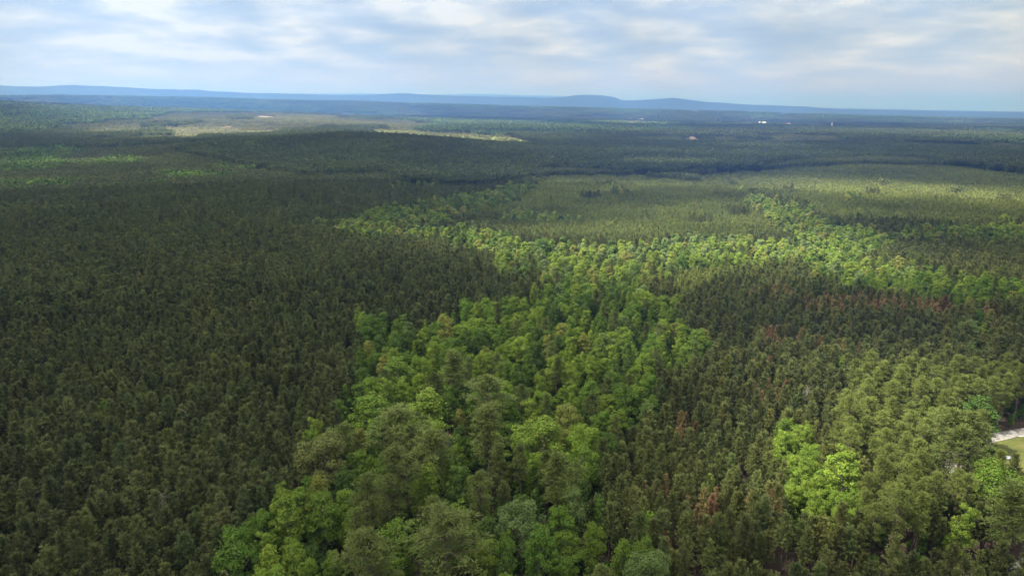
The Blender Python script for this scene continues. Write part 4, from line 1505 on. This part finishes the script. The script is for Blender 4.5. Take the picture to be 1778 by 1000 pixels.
# shrubs along the verge of the road and under the tall pines
m = (zone(*(g_ := grid_points(95, 480, 5.0, 5.0, 0.3, 0.35, R2))) == T_OLD)
ox, oy = g_[0][m], g_[1][m]
m = road_dist(ox, oy) > 4
ox, oy = ox[m], oy[m]
mass('undergrowth', 'broadleaf_tree_mid', ox, oy, 0.22 + 0.22 * R2.rand(len(ox)), np.array(LEAF['mid']) * (0.7 + 0.6 * R2.rand(len(ox), 1)), 'low shrubs under the tall pines beside the clearing', R2, lift=-0.6)

# ---- stands from 1000 m outward -------------------------------------------
kinds_mid = {T_PINE: ('pine_clump', PINE_DARK), T_STAND: ('mature_clump', PINE_STAND), T_YOUNG: ('young_clump', PINE_YOUNG), T_BROAD: ('broad_clump', LEAF['mid']), T_BRUSH: ('young_clump', (0.15, 0.16, 0.05)), T_PALE: ('young_clump', (0.19, 0.20, 0.085))}
cx, cy2 = grid_points(1000, 2700, 10.2, 10.2, 0.33, 0.25, R2)
cz = zone(cx, cy2)
for t, (key, base) in kinds_mid.items():
    m = cz == t
    if t == T_BRUSH:
        m &= R2.rand(len(cx)) < 0.15
    x, y = cx[m], cy2[m]
    f = tint_noise(x, y, R2, 0.10) * (0.85 + 0.3 * vnoise(x, y, 160, 66))
    if t == T_BROAD:
        f *= 1.0 + 0.5 * (vnoise(x, y, 40, 67) > 0.6)
    f = f * {T_YOUNG: 0.72, T_BROAD: 0.62, T_PINE: 0.9, T_STAND: 0.9, T_BRUSH: 0.8, T_PALE: 0.75}[t]
    mass({T_PINE: 'pine_forest', T_STAND: 'mature_pine_forest', T_YOUNG: 'young_pine_forest', T_BROAD: 'broadleaf_forest', T_BRUSH: 'brush_vegetation', T_PALE: 'brush_vegetation'}[t], key, x, y, 0.9 + 0.22 * R2.rand(len(x)), mk_tint(base, f, R2),
         {T_PINE: 'dark planted pine forest toward the low hill', T_STAND: 'tall dark pine stand closing the young plantation', T_YOUNG: 'far part of the yellowish young plantation',
          T_BROAD: 'green leafy patches in the far pine forest', T_BRUSH: 'scattered brush on the open land', T_PALE: 'pale young growth on the lit slope beyond the hill'}[t], R2)
# single mature pines at the stand edge nearer than 1000 m
m = zone(*(g_ := grid_points(600, 1000, 3.6, 3.6, 0.1, 0.2, R2))) == T_STAND
x, y = g_[0][m], g_[1][m]
mass('mature_pine_forest', 'old_pine_mid', x, y, 0.85 + 0.2 * R2.rand(len(x)), mk_tint(PINE_STAND, tint_noise(x, y, R2), R2), 'near edge of the tall dark pine stand', R2)

kinds_far = {T_PINE: ('pine_far', PINE_DARK), T_STAND: ('pine_far', PINE_STAND), T_YOUNG: ('young_far', (0.10, 0.11, 0.038)), T_BROAD: ('broad_far', (0.068, 0.105, 0.026)), T_BRUSH: ('sparse_far', (0.16, 0.17, 0.055)), T_PALE: ('young_far', (0.128, 0.138, 0.058))}
for (r0, r1, st, sc) in ((2700, 6000, 36, 1.0), (6000, 13500, 62, 1.7)):
    cx, cy2 = grid_points(r0, r1, st, st, 0.47, 0.25, R2)
    cz = zone(cx, cy2)
    for t, (key, base) in kinds_far.items():
        m = cz == t
        if t == T_BRUSH: m &= R2.rand(len(cx)) < 0.85
        x, y = cx[m], cy2[m]
        f = tint_noise(x, y, R2, 0.10) * (0.75 + 0.5 * vnoise(x, y, 420, 68))
        s = np.ones((len(x), 3)) * (0.9 + 0.25 * R2.rand(len(x), 1)) * np.array([sc, sc, 1.0 + 0.15 * (sc - 1)])
        mass('distant_forest', key, x, y, s, mk_tint(base, f, R2), 'distant mixed forest running out to the blue ridges', R2)

# =====================================================================
#  FAR BUILDINGS AND SMALL THINGS
# =====================================================================
def box(g, x0, x1, y0, y1, z0, z1, mat=0):
    V = np.array([(x, y, z) for z in (z0, z1) for y in (y0, y1) for x in (x0, x1)], float)
    F = [(0, 2, 3, 1), (4, 5, 7, 6), (0, 1, 5, 4), (2, 6, 7, 3), (0, 4, 6, 2), (1, 3, 7, 5)]
    g.indexed(V, F, mat)


def part(name, parent, build, mat):
    g = Geo(); build(g)
    o = bpy.data.objects.new(name, g.mesh(name, [M[mat]]))
    return link(o, parent)


def gable(g, w, d, z0, z1, ov=0.6, th=0.3):
    hw, hd = w / 2 + ov, d / 2 + ov
    V = [(-hw, -hd, z0), (hw, -hd, z0), (hw, 0, z1), (-hw, 0, z1), (-hw, hd, z0), (hw, hd, z0)]
    V += [(x, y, z + th) for x, y, z in V]
    g.indexed(np.array(V, float), [(0, 1, 2, 3), (3, 2, 5, 4), (6, 9, 8, 7), (9, 10, 11, 8), (0, 6, 7, 1), (4, 5, 11, 10)])
    g.indexed(np.array(V, float), [(0, 3, 9, 6), (3, 4, 10, 9), (1, 7, 8, 2), (2, 8, 11, 5)])


def house(u, v, w, d, h, rot, label, roof='white_paint', name='farm_building', nwin=4):
    P = ground(u, v, 4)
    e = bpy.data.objects.new(name, None); C.objects.link(e)
    e.location = (P[0], P[1], float(terrain(P[0], P[1])) + 7.0); e.rotation_euler = (0, 0, rot)
    e['label'] = label; e['category'] = 'building'
    part('wall', e, lambda g: box(g, -w / 2, w / 2, -d / 2, d / 2, -8, h), 'white_paint')
    part('roof', e, lambda g: gable(g, w, d, h + 0.02, h + d * 0.28), roof)
    for k in range(nwin):
        x = -w / 2 + (k + 0.5) * w / nwin
        part('window', e, lambda g: box(g, x - w / nwin * 0.22, x + w / nwin * 0.22, -d / 2 - 0.12, -d / 2 + 0.1, h * 0.35, h * 0.75), 'dark_glass')
    return e


house(1326, 216, 26, 18, 8, 0.15, 'larger white gabled barn beside the orange clay patch')
house(1318.5, 216.5, 9, 9, 13, 0.15, 'narrow tall white building left of the white barn', nwin=2)
house(1331, 218, 18, 12, 5, 0.1, 'low white shed in front of the white barn', nwin=3)
house(1097, 208, 44, 18, 7, -0.1, 'long white distant house above the lime meadow', roof='roof_grey', nwin=6)
house(1113, 209, 56, 18, 5, -0.05, 'long grey-roofed shed right of the distant white house', roof='roof_grey', nwin=6)


def silo():
    P = ground(1444, 222, 4)
    e = bpy.data.objects.new('silo', None); C.objects.link(e)
    e.location = (P[0], P[1], float(terrain(P[0], P[1])))
    e['label'] = 'slim white silo rising from the woods at the far right'; e['category'] = 'silo'
    g = Geo(); g.indexed(*tube([(0, 0, -2), (0, 0, 15), (0, 0, 32)], [3.6, 3.6, 3.6], 18))
    link(bpy.data.objects.new('body', g.mesh('body', [M['white_paint']], True)), e)
    g = Geo(); g.indexed(*tube([(0, 0, 31.9), (0, 0, 33.8), (0, 0, 35.0), (0, 0, 35.4)], [3.75, 2.9, 1.4, 0.05], 18))
    link(bpy.data.objects.new('dome', g.mesh('dome', [M['roof_grey']], True)), e)


silo()


def clearing_things():
    P = ground(1751, 795, 0.3)
    z = float(terrain(P[0], P[1])) + 0.04
    e = bpy.data.objects.new('water_trough', None); C.objects.link(e); e.location = (P[0], P[1], z); e.rotation_euler = (0, 0, 0.5)
    e['label'] = 'small blue-grey trough on the grass clearing'; e['category'] = 'trough'
    part('body', e, lambda g: [box(g, -1.0, 1.0, -0.5, -0.42, 0, 0.75), box(g, -1.0, 1.0, 0.42, 0.5, 0, 0.75), box(g, -1.0, -0.92, -0.42, 0.42, 0, 0.75), box(g, 0.92, 1.0, -0.42, 0.42, 0, 0.75)], 'blue_paint')
    part('base', e, lambda g: box(g, -0.9, 0.9, -0.41, 0.41, 0.02, 0.5), 'roof_grey')
    for k, (u, v, L_, rot, lab) in enumerate([(1760, 796, 2.6, 0.15, 'pale plank lying on the grass beside the blue-grey trough'), (1764, 802, 2.0, -0.3, 'shorter pale plank lying nearer than the trough'), (1776, 757, 3.0, 0.05, 'pale plank by the road at the right edge of the clearing')]):
        P = ground(u, v, 0.1)
        g = Geo(); box(g, -L_ / 2, L_ / 2, -0.22, 0.22, 0, 0.14)
        o = bpy.data.objects.new('plank', g.mesh('plank', [M['board']])); link(o)
        o.location = (P[0], P[1], float(terrain(P[0], P[1])) + 0.04); o.rotation_euler = (0, 0, rot)
        o['label'] = lab; o['category'] = 'plank'


clearing_things()

# =====================================================================
#  HAZE: one closed box of pale air round everything but the clouds and sky
# =====================================================================
def haze():
    g = Geo()
    box(g, -43000, 43000, -43000, 43000, -90, 780)
    m, N, L = new_mat('haze')
    out = N('ShaderNodeOutputMaterial')
    pv = N('ShaderNodeVolumePrincipled')
    pv.inputs['Color'].default_value = (0.125, 0.335, 1.0, 1)
    pv.inputs['Absorption Color'].default_value = (0.50, 0.45, 1.0, 1)
    pv.inputs['Density'].default_value = 1.0 / 6500
    pv.inputs['Anisotropy'].default_value = 0.2
    L(pv.outputs[0], out.inputs['Volume'])
    structure('haze', g.mesh('haze', [m]), 'stuff', 'pale blue air haze over the land')


haze()
print('trees', {k: len(v) for k, v in trees.items()}, 'planted', len(PX), 'young', len(YX))
